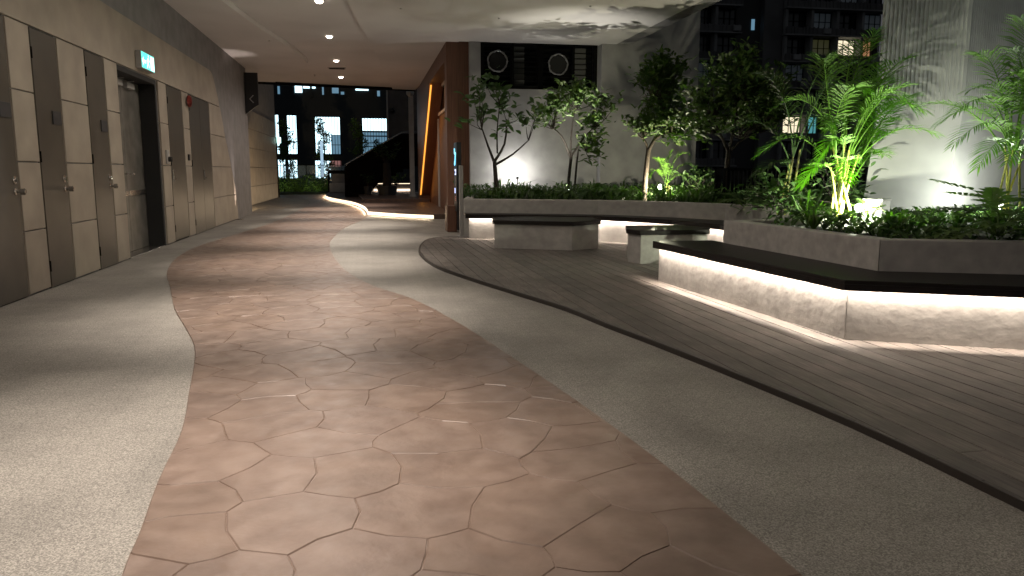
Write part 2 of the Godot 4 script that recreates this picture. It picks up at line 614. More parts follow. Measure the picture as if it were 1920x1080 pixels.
# ---------------------------------------------------------------- ceiling
func ceiling() -> void:
	var root := snode("ceiling", "pale painted ceiling with two curved grooves over the walkway")
	var st := mb()
	prism(st, V([-4.1, -5, 6.0, -5, 6.0, 18.87, 2.2, 18.9, 1.85, 30.5, -4.1, 28.8]), F_up(), 4.40, 4.75)
	obj("upper_slab", st, M["ceiling_paint"], root)
	var g1 := smooth_line(V([-2.9, -5, -2.75, 8, -2.60, 13.5, -2.40, 15.75, -2.2, 17.6, -1.95, 19.4, -1.78, 20.7, -1.63, 22.2, -1.58, 23.2, -1.66, 23.9, -2.0, 25.2, -2.6, 27.2, -3.05, 28.6]), 4)
	var g2 := smooth_line(V([-0.4, -5, -0.36, 8, -0.28, 14.4, -0.22, 15.5, -0.12, 16.9, 0.05, 18.6, 0.2, 20.2, 0.55, 24.5, 0.95, 29.6, 1.0, 30.1]), 4)
	var left := PackedVector2Array([Vector2(-4.1, -5)])
	left.append_array(g1)
	left.append(Vector2(-4.1, 28.5))
	st = mb()
	var down := Transform3D(Basis(Vector3.RIGHT, Vector3.BACK, Vector3.DOWN), Vector3(0, 4.4, 0))
	prism(st, flip_y(left), down, 0.0, 0.075, 0.05, false)
	obj("left_panel", st, M["ceiling_paint"], root)
	var right := PackedVector2Array(g2)
	right.append_array(V([1.85, 30.3, 2.2, 18.9, 6.0, 18.87, 6.0, -5]))
	st = mb()
	prism(st, flip_y(right), down, 0.0, 0.075, 0.05, false)
	obj("right_panel", st, M["ceiling_paint"], root)
	# dark edge beam along the open side, and a thin dark line at the far end
	st = mb()
	bx(st, P(6.003, 4.33, -5), P(6.34, 5.2, 18.5), 0.01)
	obj("edge_beam", st, M["grey_render"], root)
	st = mb()
	prism(st, V([-4.1, 28.82, 1.85, 30.52, 1.85, 30.6, -4.1, 28.9]), F_up(), 4.30, 4.75)
	obj("end_trim", st, M["dark_frame"], root)
	# sprinkler heads, and a small vent
	for s in [[-2.2, 19.56, "left of the left groove"], [0.69, 15.3, "just right of the right groove"], [4.14, 14.46, "nearest the open side"], [2.66, 15.9, "above the leaf shadows, left one"], [-1.6, 26.4, "left of the farthest downlight"]]:
		st = mb()
		cyl(st, P(s[0], 4.357, s[1]), P(s[0], 4.345, s[1]), 0.045, 12)
		cyl(st, P(s[0], 4.345, s[1]), P(s[0], 4.31, s[1]), 0.012, 8)
		cyl(st, P(s[0], 4.31, s[1]), P(s[0], 4.306, s[1]), 0.026, 10)
		tag(obj("sprinkler", st, M["post_grey"]), "small sprinkler head on the ceiling, " + s[2], "sprinkler", "sprinkler heads on the ceiling")
	var v := thing("ceiling_vent", "thin dark slot vent in the ceiling between two far downlights", "vent")
	st = mb()
	bx(st, P(-1.12, 4.385, 24.75), P(-0.58, 4.40, 25.1), 0.004)
	obj("frame", st, M["post_grey"], v)
	for k in 4:
		st = mb()
		bx(st, P(-1.08, 4.375, 24.80 + k * 0.07), P(-0.62, 4.387, 24.84 + k * 0.07), 0.002)
		obj("slat", st, M["dark_frame"], v)

func smooth_line(p: PackedVector2Array, k: int) -> PackedVector2Array:
	var out := PackedVector2Array()
	for i in p.size() - 1:
		for s in k:
			out.append(p[i].cubic_interpolate(p[i + 1], p[maxi(i - 1, 0)], p[mini(i + 2, p.size() - 1)], float(s) / k))
	out.append(p[p.size() - 1])
	return out

func flip_y(p: PackedVector2Array) -> PackedVector2Array:
	var q := PackedVector2Array()
	for v in p:
		q.append(Vector2(v.x, -v.y))
	return q

func downlights() -> void:
	var spots := [-0.45, 3.5, 7.45, 11.4, 15.25, 19.1, 23.15, 27.1]
	var said := {15.25: "lit recessed downlight nearest the top edge of the photo", 19.1: "second lit downlight along the ceiling row", 23.15: "third lit downlight, just before the slot vent", 27.1: "farthest lit downlight, near the end of the ceiling"}
	for d in spots:
		var t := thing("downlight", said.get(d, "lit recessed downlight in the ceiling row overhead"), "downlight", "downlights along the walkway ceiling")
		var st := mb()
		var x: float = -0.80
		tube(st, PackedVector3Array([P(x, 4.40, d), P(x, 4.388, d), P(x, 4.384, d), P(x, 4.392, d)]), PackedFloat32Array([0.105, 0.105, 0.085, 0.078]), 24, false)
		obj("trim_ring", st, M["white_frame"], t)
		st = mb()
		tube(st, PackedVector3Array([P(x, 4.399, d), P(x, 4.372, d), P(x, 4.352, d), P(x, 4.343, d), P(x, 4.341, d)]), PackedFloat32Array([0.076, 0.072, 0.056, 0.03, 0.004]), 24)
		obj("lamp", st, M["downlight_glow"], t)
		spot(t, "beam_light", P(x, 4.30, d), P(x, 0, d), 29.5, DOWN, LAMP, 1.0, 0.06)
		spot(t, "spill_light", P(x, 4.30, d), P(x, 0, d), 82.0, SPILL, LAMP, 0.6, 0.06)

# ---------------------------------------------------------------- left wall
func left_wall() -> void:
	var root := thing("panelled_wall", "long wall of cream panels and narrow dark doors on the left", "wall")
	var st := mb()
	prism(st, V([-4, -0.3, 12.27, -0.3, 12.27, 2.82, 14.45, 2.82, 14.45, -0.3, 24.9, -0.3, 24.9, 4.39, -4, 4.39]), F_right(-3.53), -0.6, 0.0, 0.004)
	obj("grey_wall", st, M["grey_render"], root)
	# cream band above, and panels in columns
	var band := V([-4, 2.832, 20.16, 2.832, 20.05, 3.0, 19.62, 3.40, 19.45, 3.52, 19.2, 3.575, -4, 3.575])
	st = mb()
	prism(st, band, F_right(-3.53), 0.001, 0.032, 0.004, false)
	obj("upper_band", st, M["cream_panel"], root)
	var edge := V([20.18, 2.87, 20.72, 2.12, 21.38, 1.39, 21.98, 0.68, 22.08, 0.02])
	var rows := [0.015, 0.675, 1.39, 2.12, 2.822]
	for c in [[4.2, 5.0], [5.76, 6.5], [7.2, 7.95], [8.75, 9.30], [10.06, 10.94], [11.70, 12.26], [14.48, 15.04], [16.22, 16.76], [18.84, 22.2]]:
		for r in 4:
			var y0: float = rows[r] + 0.006
			var y1: float = rows[r + 1] - 0.006
			var p := rect(c[0] + 0.006, y0, c[1] - 0.006, y1)
			if c[1] > 20.0:
				var e0 := edge_at(edge, y0); var e1 := edge_at(edge, y1)
				p = V([c[0] + 0.006, y0, e0, y0, (e0 + e1) * 0.5 + 0.015, (y0 + y1) * 0.5, e1, y1, c[0] + 0.006, y1])
			st = mb()
			prism(st, p, F_right(-3.53), 0.001, 0.030 + rng.randf_range(-0.001, 0.001), 0.004, false)
			obj("panel", st, M["cream_panel"], root)
	# narrow service doors
	var n := 0
	for c in [[5.02, 5.74, 1], [6.52, 7.18, 1], [7.97, 8.73, 1], [9.32, 10.04, 1], [10.96, 11.68, 1], [15.06, 16.20, 2], [16.78, 18.82, 3]]:
		st = mb()
		prism(st, rect(c[0], 0.0, c[1], 2.824), F_right(-3.53), 0.0005, 0.008, 0.0, false)
		var door := obj("door", st, M["door_gap"], root)
		var leaves := [[c[0] + 0.012, c[1] - 0.012]] if c[2] < 3 else [[c[0] + 0.012, (c[0] + c[1]) * 0.5 - 0.004], [(c[0] + c[1]) * 0.5 + 0.004, c[1] - 0.012]]
		for l in leaves:
			st = mb()
			prism(st, rect(l[0], 0.035 if c[2] == 2 else 0.012, l[1], 2.808), F_right(-3.53), 0.009, 0.028, 0.003, false)
			obj("leaf", st, M["service_door"], door)
		if c[2] == 1:
			var hd: float = c[1] - 0.10
			st = mb()
			cyl(st, P(-3.503, 1.205, hd), P(-3.493, 1.205, hd), 0.042, 18)
			cyl(st, P(-3.493, 1.205, hd), P(-3.478, 1.205, hd), 0.017, 12)
			cbox(st, P(-3.474, 1.205, hd), Vector3(0.012, 0.05, 0.014), 0.003)
			obj("lock", st, M["steel"], door)
			st = mb()
			cyl(st, P(-3.503, 1.09, hd), P(-3.495, 1.09, hd), 0.036, 18)
			tube(st, PackedVector3Array([P(-3.495, 1.09, hd), P(-3.46, 1.09, hd), P(-3.45, 1.09, hd), P(-3.415, 1.09, hd), P(-3.405, 1.09, hd)]), PackedFloat32Array([0.014, 0.015, 0.031, 0.034, 0.022]), 16)
			obj("knob", st, M["steel"], door)
			st = mb()
			bx(st, P(-3.503, 1.82, c[1] - 0.30), P(-3.488, 1.97, c[1] - 0.06), 0.003)
			obj("plate", st, M["plate"], door)
		else:
			var hx: float = c[0] + 0.10 if c[2] == 2 else (c[0] + c[1]) * 0.5 + 0.09
			st = mb()
			bx(st, P(-3.503, 1.10, hx - 0.025), P(-3.488, 1.32, hx + 0.025), 0.004)
			cyl(st, P(-3.49, 1.15, hx), P(-3.45, 1.15, hx), 0.014, 10)
			obj("lock", st, M["steel"], door)
		for hy in [0.25, 1.45, 2.55]:
			st = mb()
			cyl(st, P(-3.498, hy - 0.06, c[0] + 0.004), P(-3.498, hy + 0.06, c[0] + 0.004), 0.009, 8)
			obj("hinge", st, M["dark_frame"], door)
		n += 1
	# recessed double door
	var frame := mb()
	prism(frame, V([12.272, 0, 12.35, 0, 12.35, 2.745, 14.372, 2.745, 14.372, 0, 14.448, 0, 14.448, 2.818, 12.272, 2.818]), F_right(-3.9), 0.0, 0.375, 0.003)
	var f := obj("door_frame", frame, M["void_black"], root)
	f.set_meta("label", "black frame of the recessed double door")
	st = mb()
	prism(st, rect(12.1, -0.1, 14.6, 3.0), F_right(-4.2), 0.0, 0.2)
	obj("recess_back", st, M["void_black"], root)
	for k in 2:
		st = mb()
		var a := 12.36 + k * 1.003
		prism(st, rect(a, 0.012, a + 0.997, 2.735), F_right(-3.83), 0.0, 0.045, 0.003)
		var leafm := obj("double_door_leaf", st, M["steel_door"], root)
		st = mb()
		prism(st, rect(a + 0.03, 0.04, a + 0.967, 0.90), F_right(-3.785), 0.0, 0.002, 0.0, false)
		obj("kick_plate", st, M["steel_door"], leafm)
		st = mb()
		bx(st, P(-3.784, 0.90, a + 0.02), P(-3.765, 0.985, a + 0.975), 0.003)
		obj("push_rail", st, M["steel"], leafm)
		st = mb()
		var hx := 13.36 + (0.10 if k else -0.10)
		cyl(st, P(-3.785, 1.25, hx), P(-3.72, 1.25, hx), 0.012, 10)
		cyl(st, P(-3.722, 1.25, hx), P(-3.722, 1.25, hx + (0.13 if k else -0.13)), 0.011, 10)
		obj("handle", st, M["steel"], leafm)
		st = mb()
		bx(st, P(-3.784, 2.60, hx + (0.02 if k else -0.42)), P(-3.71, 2.69, hx + (0.42 if k else -0.02)), 0.008)
		cbox(st, P(-3.69, 2.71, hx + (0.16 if k else -0.16)), Vector3(0.09, 0.012, 0.02), 0.003)
		obj("closer", st, M["post_grey"], leafm)
	st = mb()
	bx(st, P(-3.82, 0.001, 12.36), P(-3.53, 0.009, 14.37), 0.003)
	obj("threshold", st, M["steel"], root)
	# things on the wall
	var t := thing("exit_sign", "lit teal and white exit sign box above the double door", "sign")
	st = mb()
	bx(st, P(-3.497, 2.88, 13.22), P(-3.41, 3.15, 13.98), 0.006)
	obj("box", st, M["post_grey"], t)
	st = mb()
	prism(st, rect(13.235, 2.895, 13.965, 3.138), F_right(-3.409), -0.003, 0.0, 0.0, false)
	obj("face", st, M["exit_green"], t)
	# running figure, door and arrow
	var fig := [[13.60, 3.10, 0.022, 0], [13.60, 3.035, 0.05, 1], [13.55, 2.965, 0.07, 2], [13.65, 2.965, 0.07, 3]]
	st = mb()
	var circ := PackedVector2Array()
	for k in 12:
		circ.append(Vector2(13.63 + 0.022 * cos(TAU * k / 12), 3.105 + 0.022 * sin(TAU * k / 12)))
	prism(st, circ, F_right(-3.409), 0.0, 0.002, 0.0, false)
	for q in [[13.59, 3.075, 13.64, 3.075, 13.62, 3.0, 13.57, 3.0], [13.57, 3.0, 13.60, 3.0, 13.56, 2.91, 13.53, 2.91], [13.60, 3.0, 13.62, 3.0, 13.68, 2.94, 13.66, 2.92], [13.64, 3.07, 13.70, 3.03, 13.69, 3.015, 13.63, 3.05], [13.59, 3.07, 13.53, 3.03, 13.54, 3.015, 13.60, 3.05], [13.74, 2.905, 13.95, 2.905, 13.95, 3.12, 13.74, 3.12]]:
		prism(st, V(q), F_right(-3.409), 0.0, 0.002, 0.0, false)
	prism(st, V([13.26, 3.0, 13.34, 3.07, 13.34, 3.025, 13.48, 3.025, 13.48, 2.975, 13.34, 2.975, 13.34, 2.93]), F_right(-3.409), 0.0, 0.002, 0.0, false)
	obj("pictogram", st, M["exit_white"], t)
	strip_light(t, "face_light", P(-3.40, 3.015, 13.24), P(-3.40, 3.015, 13.96), Vector3.RIGHT, 0.24, 0.22, Color(0.45, 1.0, 0.95))
	t = thing("alarm_bell", "round red fire alarm bell on the cream panel between the far doors", "alarm")
	st = mb()
	cyl(st, P(-3.50, 2.66, 16.62), P(-3.47, 2.66, 16.62), 0.07, 16)
	obj("base", st, M["post_grey"], t)
	st = mb()
	tube(st, PackedVector3Array([P(-3.47, 2.66, 16.62), P(-3.455, 2.66, 16.62), P(-3.425, 2.66, 16.62), P(-3.405, 2.66, 16.62), P(-3.40, 2.66, 16.62)]), PackedFloat32Array([0.115, 0.12, 0.11, 0.07, 0.02]), 24)
	obj("gong", st, M["red_plastic"], t)
	t = thing("call_point", "small dark key switch on the cream panel beside the double door", "switch")
	st = mb()
	bx(st, P(-3.50, 1.42, 14.68), P(-3.47, 1.66, 14.86), 0.005)
	obj("back_plate", st, M["post_grey"], t)
	st = mb()
	cyl(st, P(-3.47, 1.50, 14.77), P(-3.41, 1.50, 14.77), 0.045, 14)
	obj("button", st, M["door_gap"], t)
	st = mb()
	bx(st, P(-3.50, 1.50, 16.42), P(-3.47, 1.62, 16.52), 0.004)
	tag(obj("keypad", st, M["door_gap"]), "tiny dark keypad on the narrow panel under the red bell", "keypad")
	# hanging sign on the end of the grey wall
	t = thing("projecting_sign", "tall black sign with a slanted bottom projecting from the grey wall end", "sign")
	st = mb()
	prism(st, V([-3.52, 4.16, -3.52, 2.96, -3.14, 3.24, -3.14, 4.16]), F_front(24.5), -0.10, 0.0, 0.01)
	obj("board", st, M["black_metal"], t)
	st = mb()
	for q in [[-3.40, 3.40, -3.29, 3.52, -3.27, 3.50, -3.37, 3.40], [-3.40, 3.40, -3.37, 3.40, -3.27, 3.30, -3.29, 3.28]]:
		prism(st, V(q), F_front(24.5), 0.0, 0.004, 0.0, false)
	obj("arrow", st, M["post_grey"], t)
	# ground uplights on the wall; the far one, unseen, lights the beige wall
	for u in [[-3.40, 21.75, "small round ground uplight washing the grey wall, nearer one"], [-3.70, 25.6, "unseen ground uplight behind the grey wall end, lighting the beige wall"]]:
		t = thing("ground_uplight", u[2], "uplight", "ground uplights along the left wall")
		st = mb()
		tube(st, PackedVector3Array([P(u[0], 0.0, u[1]), P(u[0], 0.02, u[1]), P(u[0], 0.02, u[1])]), PackedFloat32Array([0.085, 0.08, 0.06]), 20, false)
		obj("ring", st, M["steel"], t)
		st = mb()
		cyl(st, P(u[0], 0.005, u[1]), P(u[0], 0.016, u[1]), 0.06, 18)
		obj("lamp", st, M["uplight_glow"], t)
		var to := P(-3.47, 1.2, u[1] + 0.02) if u[1] < 24.0 else P(-5.0, 2.1, u[1] + 9.0)
		spot(t, "lamp_light", P(u[0], 0.03, u[1]), to, 13.0 if u[1] < 24.0 else 19.0, 5.0 if u[1] < 24.0 else 110.0, Color(1.0, 0.92, 0.88) if u[1] < 24.0 else Color(1.0, 0.86, 0.66), 0.8, 0.04)
	# warm wall farther on
	root = thing("far_panelled_wall", "warm beige panelled wall beyond the grey wall end", "wall")
	st = mb()
	prism(st, rect(24.9, -0.3, 39.85, 6.2), F_right(-4.38), -0.3, 0.0)
	obj("upper_wall", st, M["grey_render"], root)
	for c in [[25.0, 29.9], [29.92, 34.8], [34.82, 39.5]]:
		for r in [[0.02, 0.70], [0.72, 1.42], [1.44, 2.14], [2.16, 2.86], [2.88, 3.58]]:
			st = mb()
			prism(st, rect(c[0], r[0], c[1], r[1]), F_right(-4.38), 0.001, 0.03, 0.004, false)
			obj("panel", st, M["cream_panel"], root)
	st = mb()
	prism(st, rect(39.55, 0.0, 39.84, 2.9), F_right(-4.38), 0.001, 0.06, 0.004)
	obj("door_frame", st, M["dark_stair"], root)
	t = thing("exit_sign", "small lit teal exit sign at the far end of the beige wall", "sign")
	st = mb()
	bx(st, P(-4.30, 2.62, 39.5), P(-4.12, 2.9, 39.6), 0.006)
	obj("box", st, M["exit_white"], t)
	st = mb()
	bx(st, P(-4.38, 2.72, 39.53), P(-4.30, 2.80, 39.57), 0.004)
	obj("bracket", st, M["dark_frame"], t)

func edge_at(e: PackedVector2Array, y: float) -> float:
	for i in e.size() - 1:
		if y <= e[i].y and y >= e[i + 1].y:
			return lerpf(e[i].x, e[i + 1].x, (e[i].y - y) / (e[i].y - e[i + 1].y))
	return e[e.size() - 1].x if y < e[e.size() - 1].y else e[0].x

# ---------------------------------------------------------------- right side walls
func brown_wall() -> void:
	var root := thing("brown_wall", "dark brown clad wall with a slanted amber-lit recess and a glass door", "wall")
	var st := mb()
	prism(st, V([-19.42, 4.39, -19.42, 3.93, -24.15, 3.93, -29.95, 0.36, -29.95, 0.0, -30.3, 0.0, -30.3, 4.39]), F_left(2.32), 0.0, 0.42, 0.004)
	obj("outer_wall", st, M["brown_cladding"], root)
	st = mb()
	prism(st, V([-19.2, -0.1, -30.3, -0.1, -30.3, 4.39, -25.8, 4.39, -25.8, 3.05, -23.2, 3.05, -23.2, 0.0, -19.2, 0.0]), F_left(2.72), 0.0, 0.40, 0.0)
	obj("recess_back", st, M["brown_cladding"], root)
	st = mb()
	bx(st, P(1.90, 0.0, 18.98), P(2.44, 4.39, 19.42), 0.006)
	obj("pier", st, M["brown_cladding"], root)
	st = mb()
	bx(st, P(2.345, 0.0, 23.21), P(2.42, 3.045, 25.79), 0.006)
	bx(st, P(2.345, 3.14, 23.21), P(2.42, 4.38, 25.79), 0.006)
	obj("dark_glass_door", st, M["night_pane"], root)
	var fr := mb()
	for q in [[23.2, 3.05, 25.8, 3.13], [23.2, 3.85, 25.8, 3.92], [25.70, 3.13, 25.8, 3.85], [23.2, 3.13, 23.3, 3.85]]:
		bx(fr, P(2.27, q[1], q[0]), P(2.33, q[3], q[2]), 0.004)
	obj("window_frame", fr, M["white_frame"], root)
	fr = mb()
	bx(fr, P(2.27, 0.0, 25.72), P(2.33, 3.04, 25.80), 0.004)
	obj("door_jamb", fr, M["white_frame"], root)
	# amber strip along the slanted reveal
	st = mb()
	var a := P(1.945, 3.86, 24.10)
	var b := P(1.945, 0.40, 29.72)
	var along := (b - a).normalized()
	var inward := Vector3(0, along.z, -along.y).normalized()
	if inward.z < 0.0:
		inward = -inward
	var bs := Basis(along, inward, along.cross(inward).normalized())
	cbox(st, (a + b) * 0.5 + inward * 0.0, Vector3(a.distance_to(b), 0.02, 0.05), 0.004, bs)
	obj("led_strip", st, M["amber_glow"], root)
	strip_light(root, "led_light", a + inward * 0.03 + Vector3(0.05, 0, 0), b + inward * 0.03 + Vector3(0.05, 0, 0), (inward + Vector3(0.9, 0, 0)).normalized(), 0.05, 0.04, Color(1.0, 0.62, 0.22))
	# totem sign in front of the pier
	var t := thing("totem_sign", "slim dark totem sign with glowing blue strokes before the brown pier", "sign")
	st = mb()
	bx(st, P(1.63, 0.01, 16.45), P(1.83, 0.56, 16.95), 0.006)
	obj("plinth", st, M["brown_cladding"], t)
	st = mb()
	bx(st, P(1.80, 0.45, 16.1), P(1.90, 1.88, 16.62), 0.006)
	bx(st, P(1.83, 0.05, 16.3), P(1.90, 0.46, 16.62), 0.004)
	obj("panel", st, M["black_metal"], t)
	st = mb()
	var face := F_left(1.80)
	for q in [[-16.44, 1.64, -16.38, 1.64, -16.40, 1.76, -16.46, 1.76], [-16.40, 1.42, -16.34, 1.42, -16.22, 1.66, -16.28, 1.68], [-16.46, 1.44, -16.40, 1.40, -16.36, 1.47, -16.42, 1.50]]:
		prism(st, V(q), face, 0.0, 0.012, 0.002, false)
	obj("big_strokes", st, M["neon_blue"], t)
	st = mb()
	for q in [[-16.36, 1.29, -16.24, 1.29, -16.24, 1.33, -16.36, 1.33], [-16.28, 1.22, -16.24, 1.22, -16.24, 1.33, -16.28, 1.33], [-16.36, 1.21, -16.24, 1.21, -16.24, 1.24, -16.36, 1.24], [-16.42, 0.83, -16.34, 0.83, -16.34, 0.94, -16.42, 0.94]]:
		prism(st, V(q), face, 0.0, 0.012, 0.002, false)
	obj("small_marks", st, M["neon_white"], t)
	st = mb()
	for k in 9:
		prism(st, rect(-16.40, 0.98 + k * 0.022, -16.26 + 0.03 * (k % 3), 0.99 + k * 0.022), face, 0.0, 0.004, 0.0, false)
	obj("text_lines", st, M["post_grey"], t)
	st = mb()
	for k in 3:
		prism(st, rect(-16.38, 0.68 + k * 0.035, -16.28, 0.695 + k * 0.035), face, 0.0, 0.004, 0.0, false)
	obj("red_lines", st, M["neon_red"], t)
	t = thing("steel_post", "slim grey post between the totem sign and the planter end", "post")
	st = mb()
	bx(st, P(1.745, 0.03, 15.12), P(1.815, 1.40, 15.22), 0.006)
	obj("shaft", st, M["post_grey"], t)
	st = mb()
	bx(st, P(1.70, 0.0, 15.07), P(1.86, 0.03, 15.27), 0.004)
	obj("foot", st, M["post_grey"], t)

func back_wall() -> void:
	var root := thing("white_back_wall", "white rendered wall behind the back planter, under the ceiling", "wall")
	var st := mb()
	prism(st, V([2.44, 0, 2.44, 4.39, 2.71, 4.39, 2.71, 3.25, 5.6, 3.25, 5.6, 4.39, 5.63, 4.39, 5.63, 0]), F_front(18.85), -0.5, 0.0, 0.004)
	obj("left_wall", st, M["white_wall"], root)
	st = mb()
	prism(st, rect(5.63, 0.0, 8.13, 11.0), F_front(18.6), -0.75, 0.0, 0.006)
	obj("right_wall", st, M["white_wall"], root)
	# mechanical louvre in the opening
	var t := thing("louvre_panel", "black louvred plant opening with two foil duct rings above the shrubs", "louvre")
	st = mb()
	bx(st, P(2.711, 3.251, 19.30), P(5.599, 4.385, 19.34), 0.0)
	obj("back_board", st, M["void_black"], t)
	st = mb()
	for q in [[2.712, 3.252, 2.80, 4.38], [5.51, 3.252, 5.598, 4.38], [4.10, 3.252, 4.24, 4.38], [2.8, 3.252, 5.51, 3.33], [2.8, 4.30, 5.51, 4.38], [3.46, 3.33, 3.52, 4.30], [4.98, 3.33, 5.03, 4.30]]:
		bx(st, P(q[0], q[1], 18.86), P(q[2], q[3], 18.95), 0.004)
	obj("frame", st, M["dark_frame"], t)
	for s in [[3.53, 3.80], [5.04, 5.34]]:
		for k in 7:
			var y := 3.38 + k * 0.13
			st = mb()
			cbox(st, P((s[0] + s[1]) * 0.5, y + 0.05, 19.0), Vector3(s[1] - s[0], 0.105, 0.012), 0.003, Basis(Vector3.RIGHT, 0.35))
			obj("pale_slat", st, M["louvre_slat"], t)
	for s in [[2.8, 3.46], [3.81, 4.10], [4.24, 4.98], [5.35, 5.51]]:
		for k in 8:
			var y := 3.36 + k * 0.115
			st = mb()
			cbox(st, P((s[0] + s[1]) * 0.5, y + 0.04, 19.05), Vector3(s[1] - s[0], 0.09, 0.010), 0.003, Basis(Vector3.RIGHT, 0.6))
			obj("dark_slat", st, M["dark_frame"], t)
	for s in [[3.13, 3.90], [4.63, 3.86]]:
		st = mb()
		var pts := PackedVector3Array()
		var rad := PackedFloat32Array()
		rng.seed = int(s[0] * 100)
		for k in 37:
			var a := TAU * k / 36
			var r := 0.235 + 0.004 * sin(a * 9.0) + 0.005 * sin(a * 5.0 + 1.0)
			pts.append(P(s[0] + r * cos(a), s[1] + r * 1.03 * sin(a), 18.93 + 0.012 * sin(a * 7.0)))
			rad.append(0.019 + 0.006 * sin(a * 13.0 + 2.0))
		tube(st, pts, rad, 8, false)
		obj("duct_ring", st, M["duct_ring"], t)
		st = mb()
		cyl(st, P(s[0], s[1], 18.97), P(s[0], s[1], 19.25), 0.22, 24)
		obj("duct_mouth", st, M["void_black"], t)

# ---------------------------------------------------------------- benches and planters
func planters() -> void:
	# one raised bed: back planter, then round the corner to the near planter
	var root := thing("long_planter", "long low concrete planter running along the back and round to the near bench", "planter")
	var front := V([1.79, 14.87, 2.95, 14.35, 4.15, 13.78, 4.62, 13.38, 5.2, 12.65, 5.7, 11.8, 5.86, 10.35, 5.92, 8.25])
	# walls as separate straight lengths with a real thickness
	var n := front.size()
	for i in n - 1:
		var a := front[i]; var b := front[i + 1]
		var e := (b - a).normalized()
		var nn := Vector2(-e.y, e.x)
		if nn.dot(Vector2(0.7, 0.7)) < 0.0:
			nn = -nn
		var st := mb()
		prism(st, PackedVector2Array([a, b, b + nn * 0.16 + e * 0.03, a + nn * 0.16 - e * 0.03]), F_up(), 0.0, 0.765, 0.008)
		obj("planter_wall", st, M["concrete"], root)
	var st2 := mb()
	prism(st2, PackedVector2Array([Vector2(1.79, 14.92), Vector2(2.45, 18.6), Vector2(2.61, 18.6), Vector2(1.97, 14.98)]), F_up(), 0.0, 0.765, 0.008)
	obj("planter_wall", st2, M["concrete"], root)
	st2 = mb()
	prism(st2, V([3.91, 8.11, 5.9, 8.23, 5.9, 8.08, 4.07, 7.96]), F_up(), 0.0, 0.752, 0.008)
	obj("planter_wall", st2, M["concrete"], root)
	st2 = mb()
	prism(st2, V([3.90, 8.09, 4.02, 5.55, 4.18, 5.63, 4.065, 7.95]), F_up(), 0.0, 0.755, 0.008)
	var w1 := obj("planter_wall", st2, M["concrete"], root)
	st2 = mb()
	prism(st2, V([4.025, 5.545, 8.6, 3.68, 8.66, 3.84, 4.185, 5.625]), F_up(), 0.0, 0.755, 0.008)
	obj("planter_wall", st2, M["concrete"], root)
	st2 = mb()
	prism(st2, V([1.97, 15.0, 3.0, 14.46, 4.22, 13.89, 4.7, 13.48, 5.3, 12.72, 5.83, 11.85, 6.0, 10.35, 6.05, 8.05, 4.06, 7.98, 4.15, 5.65, 9.5, 3.5, 9.5, 18.84, 2.6, 18.84]), F_up(), 0.1, 0.69)
	struct(obj("soil", st2, M["soil"]), "dark planting soil inside the long planter")
	# the long back bench
	root = thing("back_bench", "long dark topped bench with a lit underside along the back planter", "bench")
	var line := V([1.84, 14.45, 2.9, 13.95, 4.08, 13.36, 4.46, 12.95, 4.95, 12.1, 5.24, 10.9, 5.28, 9.6])
	var behind := front.slice(0, 7)
	behind.append(Vector2(5.88, 9.6))
	bench_run(root, line, behind, 0.5, true)
	# near bench
	root = thing("near_bench", "large angled concrete bench with black top and bright under-seat light", "bench")
	line = V([3.265, 8.40, 3.50, 5.16, 8.2, 2.75])
	bench_run(root, line, V([3.92, 8.42, 4.05, 5.55, 8.6, 3.70]), 0.5, false)
	# two free-standing benches
	free_bench("six sided concrete bench with dark top, the wider one in the middle", V([2.02, 12.54, 3.17, 11.93, 3.68, 12.18, 3.76, 12.92, 2.72, 13.5, 2.12, 13.2]))
	free_bench("small six sided concrete bench, half hidden behind the near bench", V([3.54, 10.27, 3.63, 10.02, 4.58, 10.0, 4.72, 10.3, 4.5, 10.9, 3.75, 10.92]))

